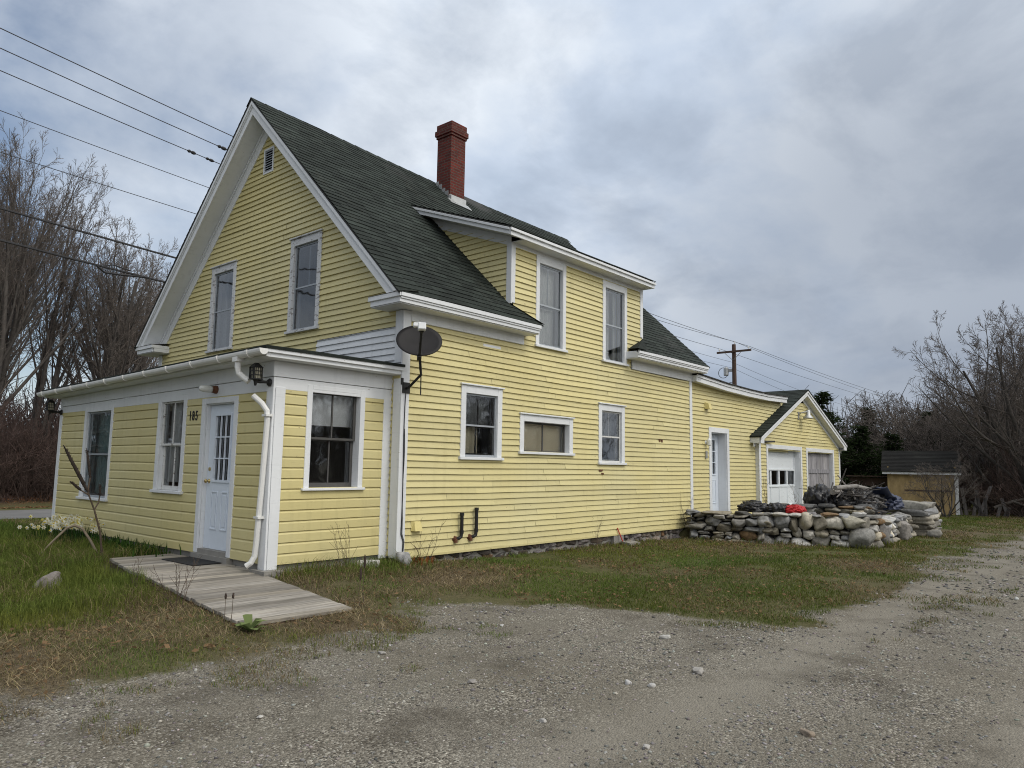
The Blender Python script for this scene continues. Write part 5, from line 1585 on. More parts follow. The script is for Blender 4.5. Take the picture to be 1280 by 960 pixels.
def tree_meshes(name, sk, split, bark, twig, rg):
    res = []
    for nm, sel, sides in (('trunk', [s for s in sk if s[0] <= split], 7), ('crown', [s for s in sk if s[0] > split], 3)):
        if not sel: continue
        V, F = frusta([(*s[1], *s[2], s[3], s[4]) for s in sel], sides)
        c0 = np.array(bark if nm == 'trunk' else twig); g = np.repeat(np.array([rg.uniform(.75, 1.25) for _ in sel]), 2 * sides)
        res.append((nm, V, F, g[:, None] * c0[None]))
    return res


def place_tree(proto, loc, rz, s, name, label, group, cat='tree'):
    """the first use builds the prototype; later ones copy it and its parts"""
    z = float(gz(loc[0], loc[1])); T = thing(name, label, cat, (loc[0], loc[1], z - .05), rz, group); T.scale = (s[0], s[0], s[1])
    for nm, V, F, c in proto['parts']:
        if nm in proto['me']:
            o = proto['me'][nm].copy(); C.objects.link(o); o.parent = T
        else:
            o = np_mesh(nm, V, [F], M['bark'] if nm != 'needles' else M['leaf'], c, T); proto['me'][nm] = o
        WLOC[o.name] = Vector(WLOC[T.name])
    return T


rg = random.Random(31)
BK, TW = (.085, .076, .069), (.135, .114, .100)
def proto(sk, split=1, bark=BK, twig=TW): return dict(parts=tree_meshes('t', sk, split, bark, twig, rg), me={})


maple = [proto(grow(rg, 9.8, .16, 3, .07, 4, (11, 7, 5, 4), (24, 30, 36, 42), .05, .22, rmin=.0062, wig=.05, lf=(.58, .42, .5, .6))),
         proto(grow(rg, 9.5, .13, 4, .09, 4, (9, 7, 5, 4), (23, 30, 36, 42), .05, .24, rmin=.0062, wig=.05, lf=(.54, .42, .5, .6))),
         proto(grow(rg, 8.6, .20, 2, .07, 4, (14, 8, 5, 4), (33, 32, 38, 42), .05, .20, rmin=.0062, wig=.055, lf=(.66, .42, .5, .6)))]
LFT = 'tall bare trees beyond the road'
spots = [((1.0, 25.5), 0, .2, (1.1, 1.28), 'tall bare multi stemmed tree at the far left edge of the photo'),
         ((-.6, 24.0), 1, 2.2, (1.0, 1.22), 'bare tree cut by the left edge of the photo'),
         ((3.2, 26.8), 1, .9, (1.1, 1.24), 'bare many stemmed tree, second from the left of the front row'),
         ((5.0, 25.6), 2, 1.5, (1.1, 1.18), 'bare round topped tree between the gable and the tall left trees'),
         ((6.6, 26.6), 2, 3.9, (1.0, 1.08), 'bare round topped tree nearest the left slope of the house roof'),
         ((2.6, 32.0), 2, 4.4, (1.3, 1.42), 'bare tree standing in the second row on the far left'),
         ((9.0, 31.0), 1, 5.2, (1.0, 1.02), 'bare tree half hidden by the left slope of the roof'),
         ((4.3, 40.0), 0, .4, (1.3, 1.5), 'hazy bare tree in the back row left of centre'),
         ((9.5, 40.0), 2, 2.4, (1.4, 1.3), 'hazy bare tree in the back row behind the gable')]
for (x, y), k_, rz, s, lb in spots: place_tree(maple[k_], (x, y), rz, s, 'bare_tree', lb, LFT)

# brush under them: many bare shrubs
shrub = [proto(grow(rg, 2.9, .035, 9, .55, 2, (7, 5), (35, 45), .10, .12, rmin=.008, wig=.16), 0, (.075, .055, .048), (.082, .055, .048)),
         proto(grow(rg, 2.5, .03, 11, .7, 2, (6, 6), (40, 50), .05, .10, rmin=.008, wig=.2), 0, (.07, .052, .045), (.085, .056, .047))]
pos = []
for i in range(46):
    pos.append((rg.uniform(-3.5, 7.5), 22.3 + rg.random() ** 1.2 * 9))
pos.sort()
for i, (x, y) in enumerate(pos):
    place_tree(shrub[i % 2], (x, y), rg.uniform(0, 6.28), (rg.uniform(.9, 1.3), rg.uniform(.85, 1.5)), 'bare_shrub', 'bare brown shrub in the thicket beyond the road', 'thicket of bare shrubs beyond the road', 'shrub')


def mass(name, n, xr, yr, hr, col, seed, cz=None, r=.012, lean=.25, fork=4):
    r2 = np.random.RandomState(seed); S = []
    for i in range(n):
        x, y = r2.uniform(*xr), r2.uniform(*yr); z = float(gz(x, y)); h = r2.uniform(*hr)
        p = np.array([x, y, z]); d = np.array([r2.normal() * lean, r2.normal() * lean, 1.])
        q = p + d * h; m = p + (q - p) * .5 + r2.normal(size=3) * h * .05
        S.append((*p, *m, r, r * .8)); S.append((*m, *q, r * .8, r * .4))
        for k in range(fork):
            f = r2.uniform(.25, .95); a = p + (q - p) * f; b = a + np.array([r2.normal() * .35, r2.normal() * .35, r2.uniform(.1, .5)]) * h * .35; S.append((*a, *b, r * .6, r * .35))
    V, F = frusta(S, 3); g = np.repeat(r2.uniform(.7, 1.3, len(S)), 6)
    o = np_mesh(name, V, [F], M['bark'], g[:, None] * np.array(col)[None]); o['kind'] = 'stuff'; return o


mass('far_woods', 1300, (-6, 16), (29, 46), (2.0, 5.0), (.062, .048, .044), 2, r=.03)
mass('undergrowth', 2600, (-4.5, 9), (21.6, 29), (.8, 2.6), (.075, .052, .044), 3, r=.010, lean=.4)

# right side of the picture
oak = proto(grow(rg, 6.4, .15, 3, .30, 4, (10, 7, 6, 5), (44, 38, 42, 46), .06, .10, lean=(.0, .22), rmin=.0062, wig=.08, lf=(.70, .46, .5, .6)))
app = [proto(grow(rg, 4.4, .07, 5, .42, 4, (7, 6, 5, 4), (38, 40, 42, 46), .06, .12, rmin=.0055, wig=.08, lf=(.62, .48, .5, .6))),
       proto(grow(rg, 4.2, .06, 5, .45, 4, (7, 6, 5, 4), (40, 42, 42, 46), .05, .10, rmin=.0055, wig=.09, lf=(.62, .48, .5, .6)))]
RG = 'bare trees behind the shed'
for (x, y), p_, rz, s, lb in [((28.8, -5.2), oak, 1.2, (1.15, 1.32), 'large bare tree with dark limbs at the right edge of the photo'),
                              ((31.5, -2.9), oak, 3.6, (1.0, 1.05), 'bare tree rising behind the right end of the shed'),
                              ((34.0, -.8), app[0], .5, (1.5, 1.2), 'bare tree rising behind the shed roof'),
                              ((36, 2.0), app[1], 1.5, (1.6, 1.15), 'pale twiggy tree left of the shed, before the evergreens'),
                              ((40, .2), app[0], 2.6, (1.9, 1.4), 'pale twiggy tree behind the middle of the shed'),
                              ((29.5, -3.9), app[1], 4.2, (1.3, 1.3), 'low bare tree leaning over the right corner of the shed'),
                              ((34, -4.5), app[0], 5.2, (1.6, 1.9), 'bare tree between the two large trees on the right'),
                              ((24.6, -2.5), app[1], 1.0, (.62, .50), 'small bare tree with crooked limbs in front of the shed wall'),
                              ((31.0, -6.8), oak, 5.0, (1.1, 1.25), 'bare tree cut by the right edge of the photo'),
                              ((32.0, -1.6), app[1], .2, (1.5, 1.25), 'broad twiggy tree close behind the middle of the shed roof'),
                              ((36.5, -3.0), oak, 2.1, (1.3, 1.15), 'bare tree in the back row above the right half of the shed roof')]:
    place_tree(p_, (x, y), rz, s, 'bare_tree', lb, RG)
pos = sorted([(rg.uniform(26.5, 33), rg.uniform(-8.0, -3.3)) for i in range(16)] + [(rg.uniform(29.5, 36), rg.uniform(-3.5, 3)) for i in range(16)])
for i, (x, y) in enumerate(pos):
    place_tree(shrub[i % 2], (x, y), rg.uniform(0, 6.28), (rg.uniform(.8, 1.2), rg.uniform(.6, 1.1)), 'bare_shrub', 'bare brown shrub in the thicket around the shed', 'thicket of bare shrubs around the shed', 'shrub')
mass('shed_undergrowth', 900, (27.3, 33), (-9, -3.2), (.5, 2.0), (.085, .062, .048), 5, r=.010, lean=.6)
mass('distant_woods', 1500, (38, 60), (-12, 10), (2.5, 6.5), (.062, .054, .048), 6, r=.035)
for x, y, s, lb in () and ((24.9, -1.0, (.7, .62), 'bare twiggy shrub against the left half of the shed wall'), (25.0, -2.9, (.8, .75), 'bare twiggy shrub at the right corner of the shed')):
    place_tree(shrub[0], (x, y), x * 3, s, 'bare_shrub', lb, None, 'shrub')
# pale fallen trunk and dead grass by the right edge
T = thing('fallen_trunk', 'pale bare trunk lying low in the brush at the right edge', 'log', (25.8, -4.6, -.2))
mb = MB(); mb.cur = (.13, .115, .10); mb.tube([(26.9, -3.7, .05), (27.2, -4.3, .32), (27.4, -5.2, .55), (28.0, -7, .6)], [.06, .055, .05, .04], 8); mb.tube([(27.2, -4.3, .3), (27.0, -4.9, .1), (26.9, -5.0, -.3)], [.05, .04, .04], 7); mb.build('trunk', M['bark'], T)


def spruce(seed, h, rad):
    r2 = np.random.RandomState(seed); segs = [(0, 0, -.1, 0, 0, h * .98, .13, .015)]; V = []; Cc = []
    z = h * .04
    while z < h:
        f = z / h; ln = rad * (1 - f) ** .85 * r2.uniform(.75, 1.15) + .12; nb = int(r2.randint(6, 9))
        for k in range(nb):
            a = r2.uniform(0, 2 * PI); dr = np.array([math.cos(a), math.sin(a), r2.uniform(-.25, .22)]); L_ = ln * r2.uniform(.6, 1.2)
            p0 = np.array([0, 0, z]); p1 = p0 + dr * L_; segs.append((*p0, *p1, .018, .005))
            n = int(10 + L_ * 26); t_ = r2.uniform(.12, 1.05, n); c = p0 + np.outer(t_, p1 - p0) + r2.normal(size=(n, 3)) * np.array([.09, .09, .07]) * (.6 + L_ * .35)
            d = dr + r2.normal(size=(n, 3)) * .6; d /= np.linalg.norm(d, axis=1, keepdims=True); w = np.cross(d, r2.normal(size=(n, 3))); w /= np.linalg.norm(w, axis=1, keepdims=True)
            l2 = r2.uniform(.08, .2, n)[:, None]; ww = r2.uniform(.015, .05, n)[:, None]
            V.append(np.stack([c - w * ww, c + w * ww, c + d * l2 + w * ww * .3, c + d * l2 - w * ww * .3], 1)); g = r2.uniform(.6, 1.4, n); Cc.append(np.repeat(g, 4))
        z += r2.uniform(.10, .2) * (1 + f * .2)
    V = np.concatenate(V).reshape(-1, 3); F = np.arange(len(V)).reshape(-1, 4); c = np.concatenate(Cc)[:, None] * np.array([[.022, .033, .014]])
    tv, tf = frusta(segs, 5)
    return dict(parts=[('trunk', tv, tf, np.tile(np.array(BK), (len(tv), 1))), ('needles', V, F, c)], me={})


sp = [spruce(3, 5.6, 1.6), spruce(8, 4.6, 1.7)]
EV = 'dark evergreens behind the garage'
for (x, y), k_, rz, s, lb in [((27.2, 2.75), 0, .3, (1.4, .92), 'dark evergreen beside the garage roof, tallest of the evergreens'), ((28.0, 1.3), 1, 1.4, (1.1, .80), 'dark evergreen right of the tallest one, behind the garage corner'),
                              ((29.6, .45), 1, 2.2, (1.1, .74), 'dark evergreen left of the shed, lowest in its row'), ((37, 3.4), 0, 2.9, (1.4, .92), 'dark evergreen behind the twiggy tree left of the shed'),
                              ((39.5, .8), 1, 3.3, (1.8, 1.1), 'dark evergreen in the gap above the shed roof'), ((42, -2.2), 0, 4.2, (1.7, .95), 'dark evergreen behind the right end of the shed'),
                              ((43, -5.0), 1, 5.0, (2.0, 1.25), 'dark evergreen far behind the large tree on the right'), ((29.0, 5.4), 1, 5.5, (1.0, .95), 'dark evergreen hidden behind the garage roof'),
                              ((40, -6.6), 0, .8, (1.6, 1.0), 'dark evergreen at the right edge behind the bare limbs')]:
    place_tree(sp[k_], (x, y), rz, s, 'evergreen_tree', lb, EV)

# ------------------------------------------------------------------ grass, thatch, pebbles
CAM = np.array([-7.2177, -8.4117]); YAW = math.radians(40.83)


def polar(n, r0, r1, pw, rs_, half=57):
    u = rs_.rand(n); e = 2 - pw
    r = (r0 ** e + u * (r1 ** e - r0 ** e)) ** (1 / e); a = YAW + np.radians(rs_.uniform(-half, half, n))
    return CAM[0] + r * np.cos(a), CAM[1] + r * np.sin(a), r


def blocked(x, y):
    b = (y > .03) & (x > -.02) & (x < 12.3); b |= (x > -1.98) & (x < .1) & (y > .2) & (y < 7.9); b |= (x > 12.2) & (x < 19.2) & (y > -.42)
    b |= (y > 14.6) & (y < 18.7)
    rx = x - (-3.36 + .062 * (y + 1.72)); b |= (rx > .0) & (rx < 1.24) & (y > -1.74) & (y < .95); b |= (x > -3.19) & (x < -1.95) & (y > .92) & (y < 2.75)
    b |= np.hypot(x + 3.92, y - 1.85) < .15; b |= (x > 25.75) & (x < 29) & (y > -2.6) & (y < -.2)
    q = x - (8.72 + (-.35 - y) * .418); b |= (np.abs(q) < .22) & (y > -3.6) & (y < -.2); b |= (y > -3.85) & (y < -3.35) & (x > 9.9) & (x < 13.9)
    b |= (x > 14.1) & (x < 17.4) & (y > -4.0) & (y < -3.4)
    return b


def blades(name, x, y, r, h, w, bend, lean, col, rs_, mat, zoff=0):
    n = len(x); z = gz(x, y) + zoff; a = rs_.uniform(0, 2 * PI, n); bd = rs_.uniform(0, 2 * PI, n)
    side = np.stack([np.cos(a), np.sin(a), np.zeros(n)], 1); fw = np.stack([np.cos(bd), np.sin(bd), np.zeros(n)], 1)
    p = np.stack([x, y, z - .01], 1); up = np.array([[0, 0, 1.]])
    l1 = (h * lean)[:, None]; m = p + up * (h * .55)[:, None] * np.sqrt(np.maximum(.05, 1 - lean ** 2))[:, None] + fw * l1 * .5; t_ = p + up * (h * (1 - bend * .55) * np.sqrt(np.maximum(.03, 1 - lean ** 2)))[:, None] + fw * (l1 + (h * bend * .6)[:, None])
    ws = (w * .5)[:, None] * side
    V = np.stack([p - ws, p + ws, m + ws * .8, m - ws * .8, t_], 1).reshape(-1, 3); b = np.arange(n)[:, None] * 5
    o = np_mesh(name, V, [b + np.array([[0, 1, 2, 3]]), b + np.array([[3, 2, 4]])], mat, np.repeat(col, 5, axis=0)); o['kind'] = 'stuff'; return o


r3 = np.random.RandomState(77)
x, y, r = polar(1120000, 2.6, 46, 1.5, r3)
G_ = gravel(x, y); patch = fbm(x * 1.7, y * 1.7, 55, 4); edge = np.interp(x, EX, EY) - y
keep = ((r3.rand(len(x)) > G_ * 1.25) | ((edge < 1.5) & (patch > .61) & (r3.rand(len(x)) < .6))) & ((fbm(x * 1.2, y * 1.2, 141, 4) > .30 + .1 * r3.rand(len(x))) | (x < -1.9)) & ~blocked(x, y) & (y < 21) & (x < 40)
thin = sstep(-.9, .1, edge); keep &= r3.rand(len(x)) > thin * .55 * (patch < .56)
x, y, r, patch = x[keep], y[keep], r[keep], patch[keep]
dry = dryness(x, y)
# how tall it stands: rough by the porch and walls, mown short on the side lawn
left = sstep(-1.6, -2.6, x) * sstep(-.8, .8, y); wall = sstep(-.75, -.1, y) * sstep(-.3, .3, x) * (y < .05)
q = np.abs(x - (8.72 + (-.35 - y) * .418)); sw = sstep(.8, .15, q) * (y > -4.2) * (y < 0) + sstep(-4.3, -3.9, y) * (y > -4.6) * (x > 9.5) * (x < 14) * .6
por = sstep(-1.1, 0, y) * (x > -2.0) * (x < .3) * (y < .25)
h = .035 + .035 * r3.rand(len(x)) + .17 * left * (.4 + r3.rand(len(x)) * 1.1) * (.4 + 1.2 * fbm(x * 1.1, y * 1.1, 63, 3)) + .055 * wall * r3.rand(len(x)) + .13 * sw * r3.rand(len(x)) + .17 * por * r3.rand(len(x))
h *= .6 + .9 * fbm(x * 2.2, y * 2.2, 91, 3); h *= np.where(dry > .75, .75, 1.)
isd = r3.rand(len(x)) < dry * .92
gcol = np.array([[.104, .152, .036]]) * (0.65 + .8 * r3.rand(len(x), 1)); gcol[:, 0] *= .8 + .7 * fbm(x * .8, y * .8, 12, 3)
mosy = sstep(-2.0, -3.2, y) * (x > -1); gcol = gcol * (1 - .25 * mosy[:, None])
dcol = np.array([[.26, .205, .12]]) * (.35 + 1.0 * r3.rand(len(x), 1) ** 1.3) * (1 - .25 * r3.rand(len(x), 1) * np.array([[.5, .6, .8]]))
wd_ = np.clip(r * .00065, .0035, .02)
s = ~isd
blades('grass', x[s], y[s], r[s], h[s], wd_[s], r3.uniform(.15, .8, s.sum()), r3.uniform(0, .45, s.sum()), gcol[s], r3, M['leaf'])
s = isd
blades('dead_grass', x[s], y[s], r[s], h[s] * 1.2 + .02, wd_[s] * .9, r3.uniform(.2, .9, s.sum()), r3.uniform(.3, .96, s.sum()), dcol[s], r3, M['leaf'])
# tangled straw lying over the thatch in the foreground
x, y, r = polar(170000, 2.6, 12, 1.4, r3)
G_ = gravel(x, y); dz = dryness(x, y); kp = (r3.rand(len(x)) > G_ * 1.4) & ~blocked(x, y) & (dz > .45 + .3 * r3.rand(len(x))) & (fbm(x * 2.5, y * 2.5, 71, 3) > .42); x, y, r = x[kp], y[kp], r[kp]; n = len(x)
sc_ = np.array([[.34, .275, .17]]) * (.35 + .95 * r3.rand(n, 1)); sc_[:, 2] *= .8 + .3 * r3.rand(n)
blades('straw', x, y, r, r3.uniform(.06, .17, n), np.clip(r * .0006, .0032, .01), r3.uniform(.1, .5, n), r3.uniform(.75, .985, n), sc_, r3, M['leaf'], .012)
# pebbles
x, y, r = polar(85000, 2.0, 20, 1.75, r3, 54)
G_ = gravel(x, y); kp = (G_ > r3.uniform(.15, .8, len(x))) & (track(x, y) < r3.uniform(.2, 1.3, len(x))) & (fbm(x * 1.4, y * 1.4, 44, 3) > r3.uniform(.18, .62, len(x))) & ~blocked(x, y); x, y, r = x[kp], y[kp], r[kp]; n = len(x)
ico = bmesh.new(); bmesh.ops.create_icosphere(ico, subdivisions=1, radius=1); iv = np.array([v.co[:] for v in ico.verts]); fi = np.array([[v.index for v in f.verts] for f in ico.faces]); ico.free()
size = (.004 + .007 * r3.rand(n) ** 2.5 * 1.4 + .007 * (r3.rand(n) < .012)) * np.clip(r / 6, 1, 2.2)
V = iv[None] * (1 + .25 * r3.normal(size=(n, len(iv), 1)) * .6) * np.stack([size * r3.uniform(.8, 1.4, n), size * r3.uniform(.7, 1.2, n), size * r3.uniform(.4, .8, n)], 1)[:, None]
an = r3.uniform(0, 6.28, n); ca, sa = np.cos(an)[:, None], np.sin(an)[:, None]
V = np.stack([V[..., 0] * ca - V[..., 1] * sa, V[..., 0] * sa + V[..., 1] * ca, V[..., 2]], -1) + np.stack([x, y, gz(x, y) + size * .15], 1)[:, None]
pc = r3.choice([.09, .15, .22, .30, .42], n, p=[.18, .30, .28, .19, .05])[:, None] * np.array([[1.02, .97, .90]]) * r3.uniform(.85, 1.15, (n, 3)) ** .5
o = np_mesh('loose_gravel', V.reshape(-1, 3), [(fi[None] + np.arange(n)[:, None, None] * len(iv)).reshape(-1, 3)], M['pebble'], np.repeat(pc, len(iv), axis=0)); o['kind'] = 'stuff'
# dead leaves blown over the lawn
x = r3.uniform(-6, 13, 16000); y = -5.8 + 5.8 * r3.rand(16000) ** .8; kp = (gravel(x, y) < r3.uniform(.0, .7, len(x))) & ~blocked(x, y) & (fbm(x * 1.3, y * 1.3, 203, 3) > r3.uniform(.35, .75, len(x))); x, y = x[kp], y[kp]; n = len(x)
c = np.stack([x, y, gz(x, y) + r3.uniform(.01, .05, n)], 1); a = r3.normal(size=(n, 3)); a[:, 2] *= .4; a /= np.linalg.norm(a, axis=1, keepdims=True); b = np.cross(a, r3.normal(size=(n, 3)) * .35 + [0, 0, 1]); s_ = r3.uniform(.012, .032, n)[:, None]
V = np.stack([c - a * s_, c + b * s_ * .6, c + a * s_, c - b * s_ * .6], 1).reshape(-1, 3); lc = np.array([[.19, .125, .07]]) * (.4 + r3.rand(n, 1))
o = np_mesh('leaf_litter', V, [np.arange(4 * n).reshape(-1, 4)], M['leaf'], np.repeat(lc, 4, axis=0)); o['kind'] = 'stuff'
# woods out of the picture, south of the drive (seen in the window panes)
mass('south_woods', 900, (-25, 70), (-48, -38), (4, 11), (.11, .10, .09), 12, r=.12, fork=6)
mass('west_woods', 700, (-60, -8), (24, 40), (3, 7.5), (.09, .08, .07), 13, r=.10, fork=6)
# fallen leaves beyond the road
x = r3.uniform(-5, 9, 9000); y = 19.6 + 6 * r3.rand(9000) ** 1.4
n = len(x); c = np.stack([x, y, gz(x, y) + .015], 1); a = r3.normal(size=(n, 3)); a[:, 2] *= .4; a /= np.linalg.norm(a, axis=1, keepdims=True); b = np.cross(a, r3.normal(size=(n, 3)) * .3 + [0, 0, 1]); s_ = r3.uniform(.03, .07, n)[:, None]
V = np.stack([c - a * s_, c + b * s_ * .6, c + a * s_, c - b * s_ * .6], 1).reshape(-1, 3)
lc = np.array([[.20, .10, .055]]) * (.5 + r3.rand(n, 1)) + np.array([[.10, .08, .05]]) * (r3.rand(n, 1) < .15)
o = np_mesh('fallen_leaves', V, [np.arange(4 * n).reshape(-1, 4)], M['leaf'], np.repeat(lc, 4, axis=0)); o['kind'] = 'stuff'

# ------------------------------------------------------------------ single plants
def stalk_plant(name, label, x, y, stems, group=None, cat='weed'):
    z = float(gz(x, y)); T = thing(name, label, cat, (x, y, z), group=group); mb = MB()
    for (dx, dy, lx, ly, h, r, head) in stems:
        p = Vector((x + dx, y + dy, z)); q = p + Vector((lx, ly, h)); m = p.lerp(q, .5) + Vector((rnd.uniform(-.02, .02), rnd.uniform(-.02, .02), 0))
        mb.cur = (.11, .085, .06); mb.tube([p, m, q], [r, r * .8, r * .5], 5)
        if head:
            d = (q - p).normalized(); mb.cur = (.055, .04, .032); ps = [q + d * (head * t_ / 5) for t_ in range(6)]; mb.tube(ps, [r * 1.1, r * 2.6, r * 3.0, r * 2.6, r * 1.8, r * .4], 7)
            for k in range(int(head * 160)):
                c = q + d * rnd.uniform(0, head * .95); e = Vector((rnd.gauss(0, 1), rnd.gauss(0, 1), rnd.gauss(0, .6))).normalized(); mb.tube([c, c + e * r * 4.2], [r * .8, r * .3], 4)
    mb.build('stem', M['bark'], T)
    return T


def twiggy(name, label, x, y, h, n, seed, col=(.10, .07, .05), r=.005, lean=(0, 0), group=None):
    q = random.Random(seed); z = float(gz(x, y)); T = thing(name, label, 'weed', (x, y, z), group=group)
    sk = grow(q, h, r, n, .35, 1, (8,), (38,), .06, .25, rmin=.0022, wig=.1, lean=lean, lf=(.28,))
    V, F = frusta([(*s[1], *s[2], s[3], s[4]) for s in sk], 4); np_mesh('stem', V, [F], M['bark'], np.tile(np.array(col), (len(V), 1)), T)
    return T


# tall dead mullein leaning in front of the porch
x, y = -2.80, 3.2; z = float(gz(x, y)); T = thing('dead_mullein', 'tall dead mullein stalk with dark seed spikes leaning by the porch', 'dead plant', (x, y, z))
mb = MB(); mb.cur = (.10, .075, .055)
pts = [Vector((x, y, z)), Vector((x - .06, y, .30)), Vector((x - .16, y + .01, .62)), Vector((x - .27, y, .88))]
mb.tube(pts, [.015, .014, .012, .011], 7)
mb.tube([pts[2], pts[2] + Vector((.05, 0, .10)), pts[2] + Vector((.06, 0, .20))], [.011, .010, .008], 6)
mb.tube([pts[3], pts[3] + Vector((.01, 0, .12)), pts[3] + Vector((.02, .0, .2))], [.012, .011, .010], 6)
mb.tube([pts[3] + Vector((.02, 0, -.05)), pts[3] + Vector((-.09, 0, .02))], [.010, .009], 6)
for i in range(26):
    p = pts[0].lerp(pts[1], i / 13) if i < 13 else pts[1].lerp(pts[2], (i - 13) / 13); e = Vector((rnd.gauss(0, 1), rnd.gauss(0, 1), .1)).normalized(); mb.tube([p, p + e * .035], [.008, .003], 4)
mb.build('stem', M['bark'], T)
def spike(a, b, r):
    mb = MB(); mb.cur = (.042, .032, .026); ps = [a.lerp(b, i / 6) for i in range(7)]; mb.tube(ps, [r * .6, r, r * 1.05, r, r * .9, r * .75, r * .2], 8)
    for k in range(150):
        c = a.lerp(b, rnd.random() * .96); e = Vector((rnd.gauss(0, 1), rnd.gauss(0, 1), rnd.gauss(.4, .5))).normalized(); mb.tube([c, c + e * r * rnd.uniform(1.1, 1.7)], [r * .28, r * .12], 4)
    mb.build('seed_spike', M['bark'], T)
spike(pts[3], pts[3] + Vector((-.36, .02, .66)), .024); spike(pts[3] + Vector((.02, 0, .2)), pts[3] + Vector((-.06, 0, .62)), .017)
spike(pts[3] + Vector((-.09, 0, .02)), pts[3] + Vector((-.24, 0, .15)), .018); spike(pts[2] + Vector((.06, 0, .20)), pts[2] + Vector((.055, 0, .36)), .015)
T = thing('bent_stalk', 'bent pale dead stalk arching over the grass near the daffodils', 'dead plant', (-3.0, 4.0, -.1))
mb = MB(); mb.cur = (.20, .165, .12); mb.tube([(-2.62, 3.9, -.08), (-2.70, 4.0, .12), (-2.78, 4.1, .28), (-2.86, 4.2, .33), (-2.96, 4.25, .28), (-3.15, 4.2, .10), (-3.35, 4.1, -.08)], [.02, .019, .018, .022, .018, .014, .010], 7); mb.build('stem', M['bark'], T)
# daffodils
x, y = -2.20, 5.9; z = float(gz(x, y)); T = thing('daffodil_clump', 'clump of white and pale yellow daffodils at the porch corner', 'flowers', (x, y, z))
n = 420; rx, ry = r3.normal(size=n) * .27, r3.normal(size=n) * .55
def leafset(name, cx, cy, rx, ry, hmin, hmax, wl, col, parent, z0):
    n = len(rx); a = r3.uniform(0, 6.28, n); hh = r3.uniform(hmin, hmax, n); ln = r3.uniform(.05, .5, n)
    p = np.stack([rx, ry, np.zeros(n) - .02], 1); fw = np.stack([np.cos(a), np.sin(a), np.zeros(n)], 1); sd = np.stack([-np.sin(a), np.cos(a), np.zeros(n)], 1) * wl / 2
    m = p + fw * (hh * ln * .35)[:, None] + np.array([[0, 0, .6]]) * hh[:, None]; t_ = p + fw * (hh * ln)[:, None] + np.array([[0, 0, 1.]]) * (hh * (1 - ln * .35))[:, None]
    V = np.stack([p - sd, p + sd, m + sd, m - sd, t_], 1).reshape(-1, 3); b = np.arange(n)[:, None] * 5
    c = np.array([col]) * r3.uniform(.6, 1.4, (n, 1)); np_mesh(name, V, [b + np.array([[0, 1, 2, 3]]), b + np.array([[3, 2, 4]])], M['leaf'], np.repeat(c, 5, axis=0), parent)
leafset('leaves', x, y, rx, ry, .16, .34, .014, (.028, .06, .018), T, z)
V, F, cc = [], [], []; k_ = 0
for i in range(120):
    c = np.array([r3.normal() * .24 - .12, r3.normal() * .45 + .1, r3.uniform(.22, .42)]); f = np.array([-.7 + r3.normal() * .4, -.7 + r3.normal() * .4, r3.normal() * .3]); f /= np.linalg.norm(f); a = np.cross(f, [0, 0, 1]); a /= np.linalg.norm(a); b = np.cross(f, a); yel = r3.rand() < .35
    for q in range(6):
        t_ = q * PI / 3; d = a * math.cos(t_) + b * math.sin(t_); e = a * -math.sin(t_) + b * math.cos(t_)
        V += [c, c + d * .022 + e * .012, c + d * .042, c + d * .022 - e * .012]; F.append([k_, k_ + 1, k_ + 2, k_ + 3]); k_ += 4; cc += [(.72, .70, .42) if yel else (.76, .76, .66)] * 4
    for q in range(5):
        t_, t2 = q * 2 * PI / 5, (q + 1) * 2 * PI / 5; d = a * math.cos(t_) + b * math.sin(t_); d2 = a * math.cos(t2) + b * math.sin(t2)
        V += [c + d * .008, c + d2 * .008, c + d2 * .013 + f * .025, c + d * .013 + f * .025]; F.append([k_, k_ + 1, k_ + 2, k_ + 3]); k_ += 4; cc += [(.72, .58, .10)] * 4
np_mesh('blooms', np.array(V), [np.array(F)], M['leaf'], np.array(cc), T)
for (x, y, n, lb) in ((-2.22, 4.6, 90, 'low clump of green iris leaves left of the mullein stalk'), (-2.22, 3.35, 120, 'clump of green daylily leaves against the porch, left of the ramp'), (-2.2, 4.0, 90, 'clump of dark green leaves below the porch window'), (-2.25, 2.95, 60, 'small leaf clump beside the ramp landing')):
    z = float(gz(x, y)); T = thing('leaf_clump', lb, 'plant', (x, y, z), group='leaf clumps along the porch'); leafset('leaves', x, y, r3.normal(size=n) * .12, r3.normal(size=n) * .22, .10, .28, .02, (.04, .085, .02), T, z)
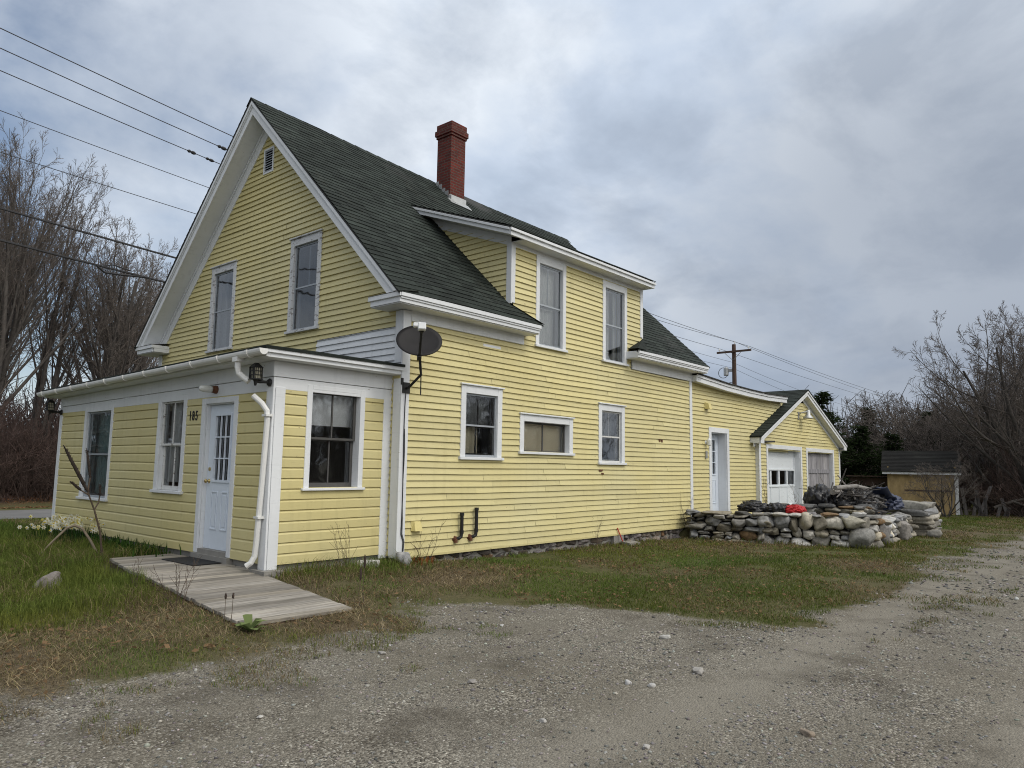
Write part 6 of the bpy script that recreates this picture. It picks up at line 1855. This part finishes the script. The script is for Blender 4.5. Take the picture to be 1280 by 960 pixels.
# rosette at the ramp corner
x, y = -3.36, -1.84; z = float(gz(x, y)); T = thing('dock_plant', 'pale green broad leaved rosette at the ramp corner', 'plant', (x, y, z)); V, F, cc = [], [], []; k_ = 0
for i in range(14):
    a = i * 2.4 + r3.normal() * .2; l = r3.uniform(.09, .19); d = np.array([math.cos(a), math.sin(a), 0]); s_ = np.array([-math.sin(a), math.cos(a), 0]); e = r3.uniform(.25, .9); w = l * .24; g = r3.uniform(.7, 1.25)
    P = [(0, .2, 0), (.3, .8, .5), (.65, 1, .85), (1, .15, .8)]
    for (t0, w0, z0), (t1, w1, z1) in zip(P, P[1:]):
        V += [d * l * t0 - s_ * w * w0 + [0, 0, z0 * l * e + .008], d * l * t0 + s_ * w * w0 + [0, 0, z0 * l * e + .008], d * l * t1 + s_ * w * w1 + [0, 0, z1 * l * e + .008], d * l * t1 - s_ * w * w1 + [0, 0, z1 * l * e + .008]]
        F.append([k_, k_ + 1, k_ + 2, k_ + 3]); k_ += 4; cc += [(.15 * g, .19 * g, .075 * g)] * 4
np_mesh('leaves', np.array(V), [np.array(F)], M['leaf'], np.array(cc), T)
stalk_plant('plantain_stalks', 'pair of short dark seed heads in front of the ramp edge', -3.46, -1.55, [(0, 0, 0, 0, .27, .004, .06), (.05, -.03, .01, 0, .27, .004, .055)])
stalk_plant('dark_stalks', 'two thin dark seed stalks at the right corner of the ramp', -2.0, -1.75, [(0, 0, .0, 0, .30, .005, .14), (.10, .05, -.01, 0, .42, .005, .15), (-.1, -.05, -.03, 0, .16, .004, 0)])
twiggy('dry_weed', 'bushy dry brown weed standing beside the middle of the ramp', -3.42, -.50, .62, 6, 3)
twiggy('dry_weed', 'thin single dry weed at the upper left edge of the ramp', -3.42, .62, .50, 2, 4)
twiggy('dry_weed', 'tall dry stems by the yellow vent at the house corner', .42, -.14, .85, 4, 6, r=.007)
twiggy('dry_weed', 'dry branching weed against the middle of the long yellow wall', 5.05, -.10, .72, 3, 7)
twiggy('dry_weed', 'dry stems where the stone wall meets the house corner', 8.75, -.25, 1.1, 3, 8, r=.008)
twiggy('dry_weed', 'tall dark dry stalk on the terrace before the rear wing', 11.3, -1.0, 1.35, 2, 9, r=.012)
twiggy('dry_weed', 'thin dry stems in front of the porch end wall', -.95, -.05, .80, 4, 10)
twiggy('dry_weed', 'dry weed before the white garage door', 14.6, -.8, 1.6, 3, 12, r=.008)
T = thing('orange_leaves', 'small orange brown leaf clump at the foot of the corner board', 'plant', (.32, -.18, float(gz(.32, -.18)))); n = 140
leafset('leaves', .32, -.18, r3.normal(size=n) * .10, r3.normal(size=n) * .05, .03, .16, .03, (.26, .085, .03), T, 0)
mb = MB(); mb.tube([(6.0, -.12, -.25), (5.86, -.03, .12)], .014, 6); tag(mb.build('red_stake', M['stake'], None, loc=(6.0, -.12, -.25)), 'thin red stake leaning on the concrete block in the foundation', 'stake')
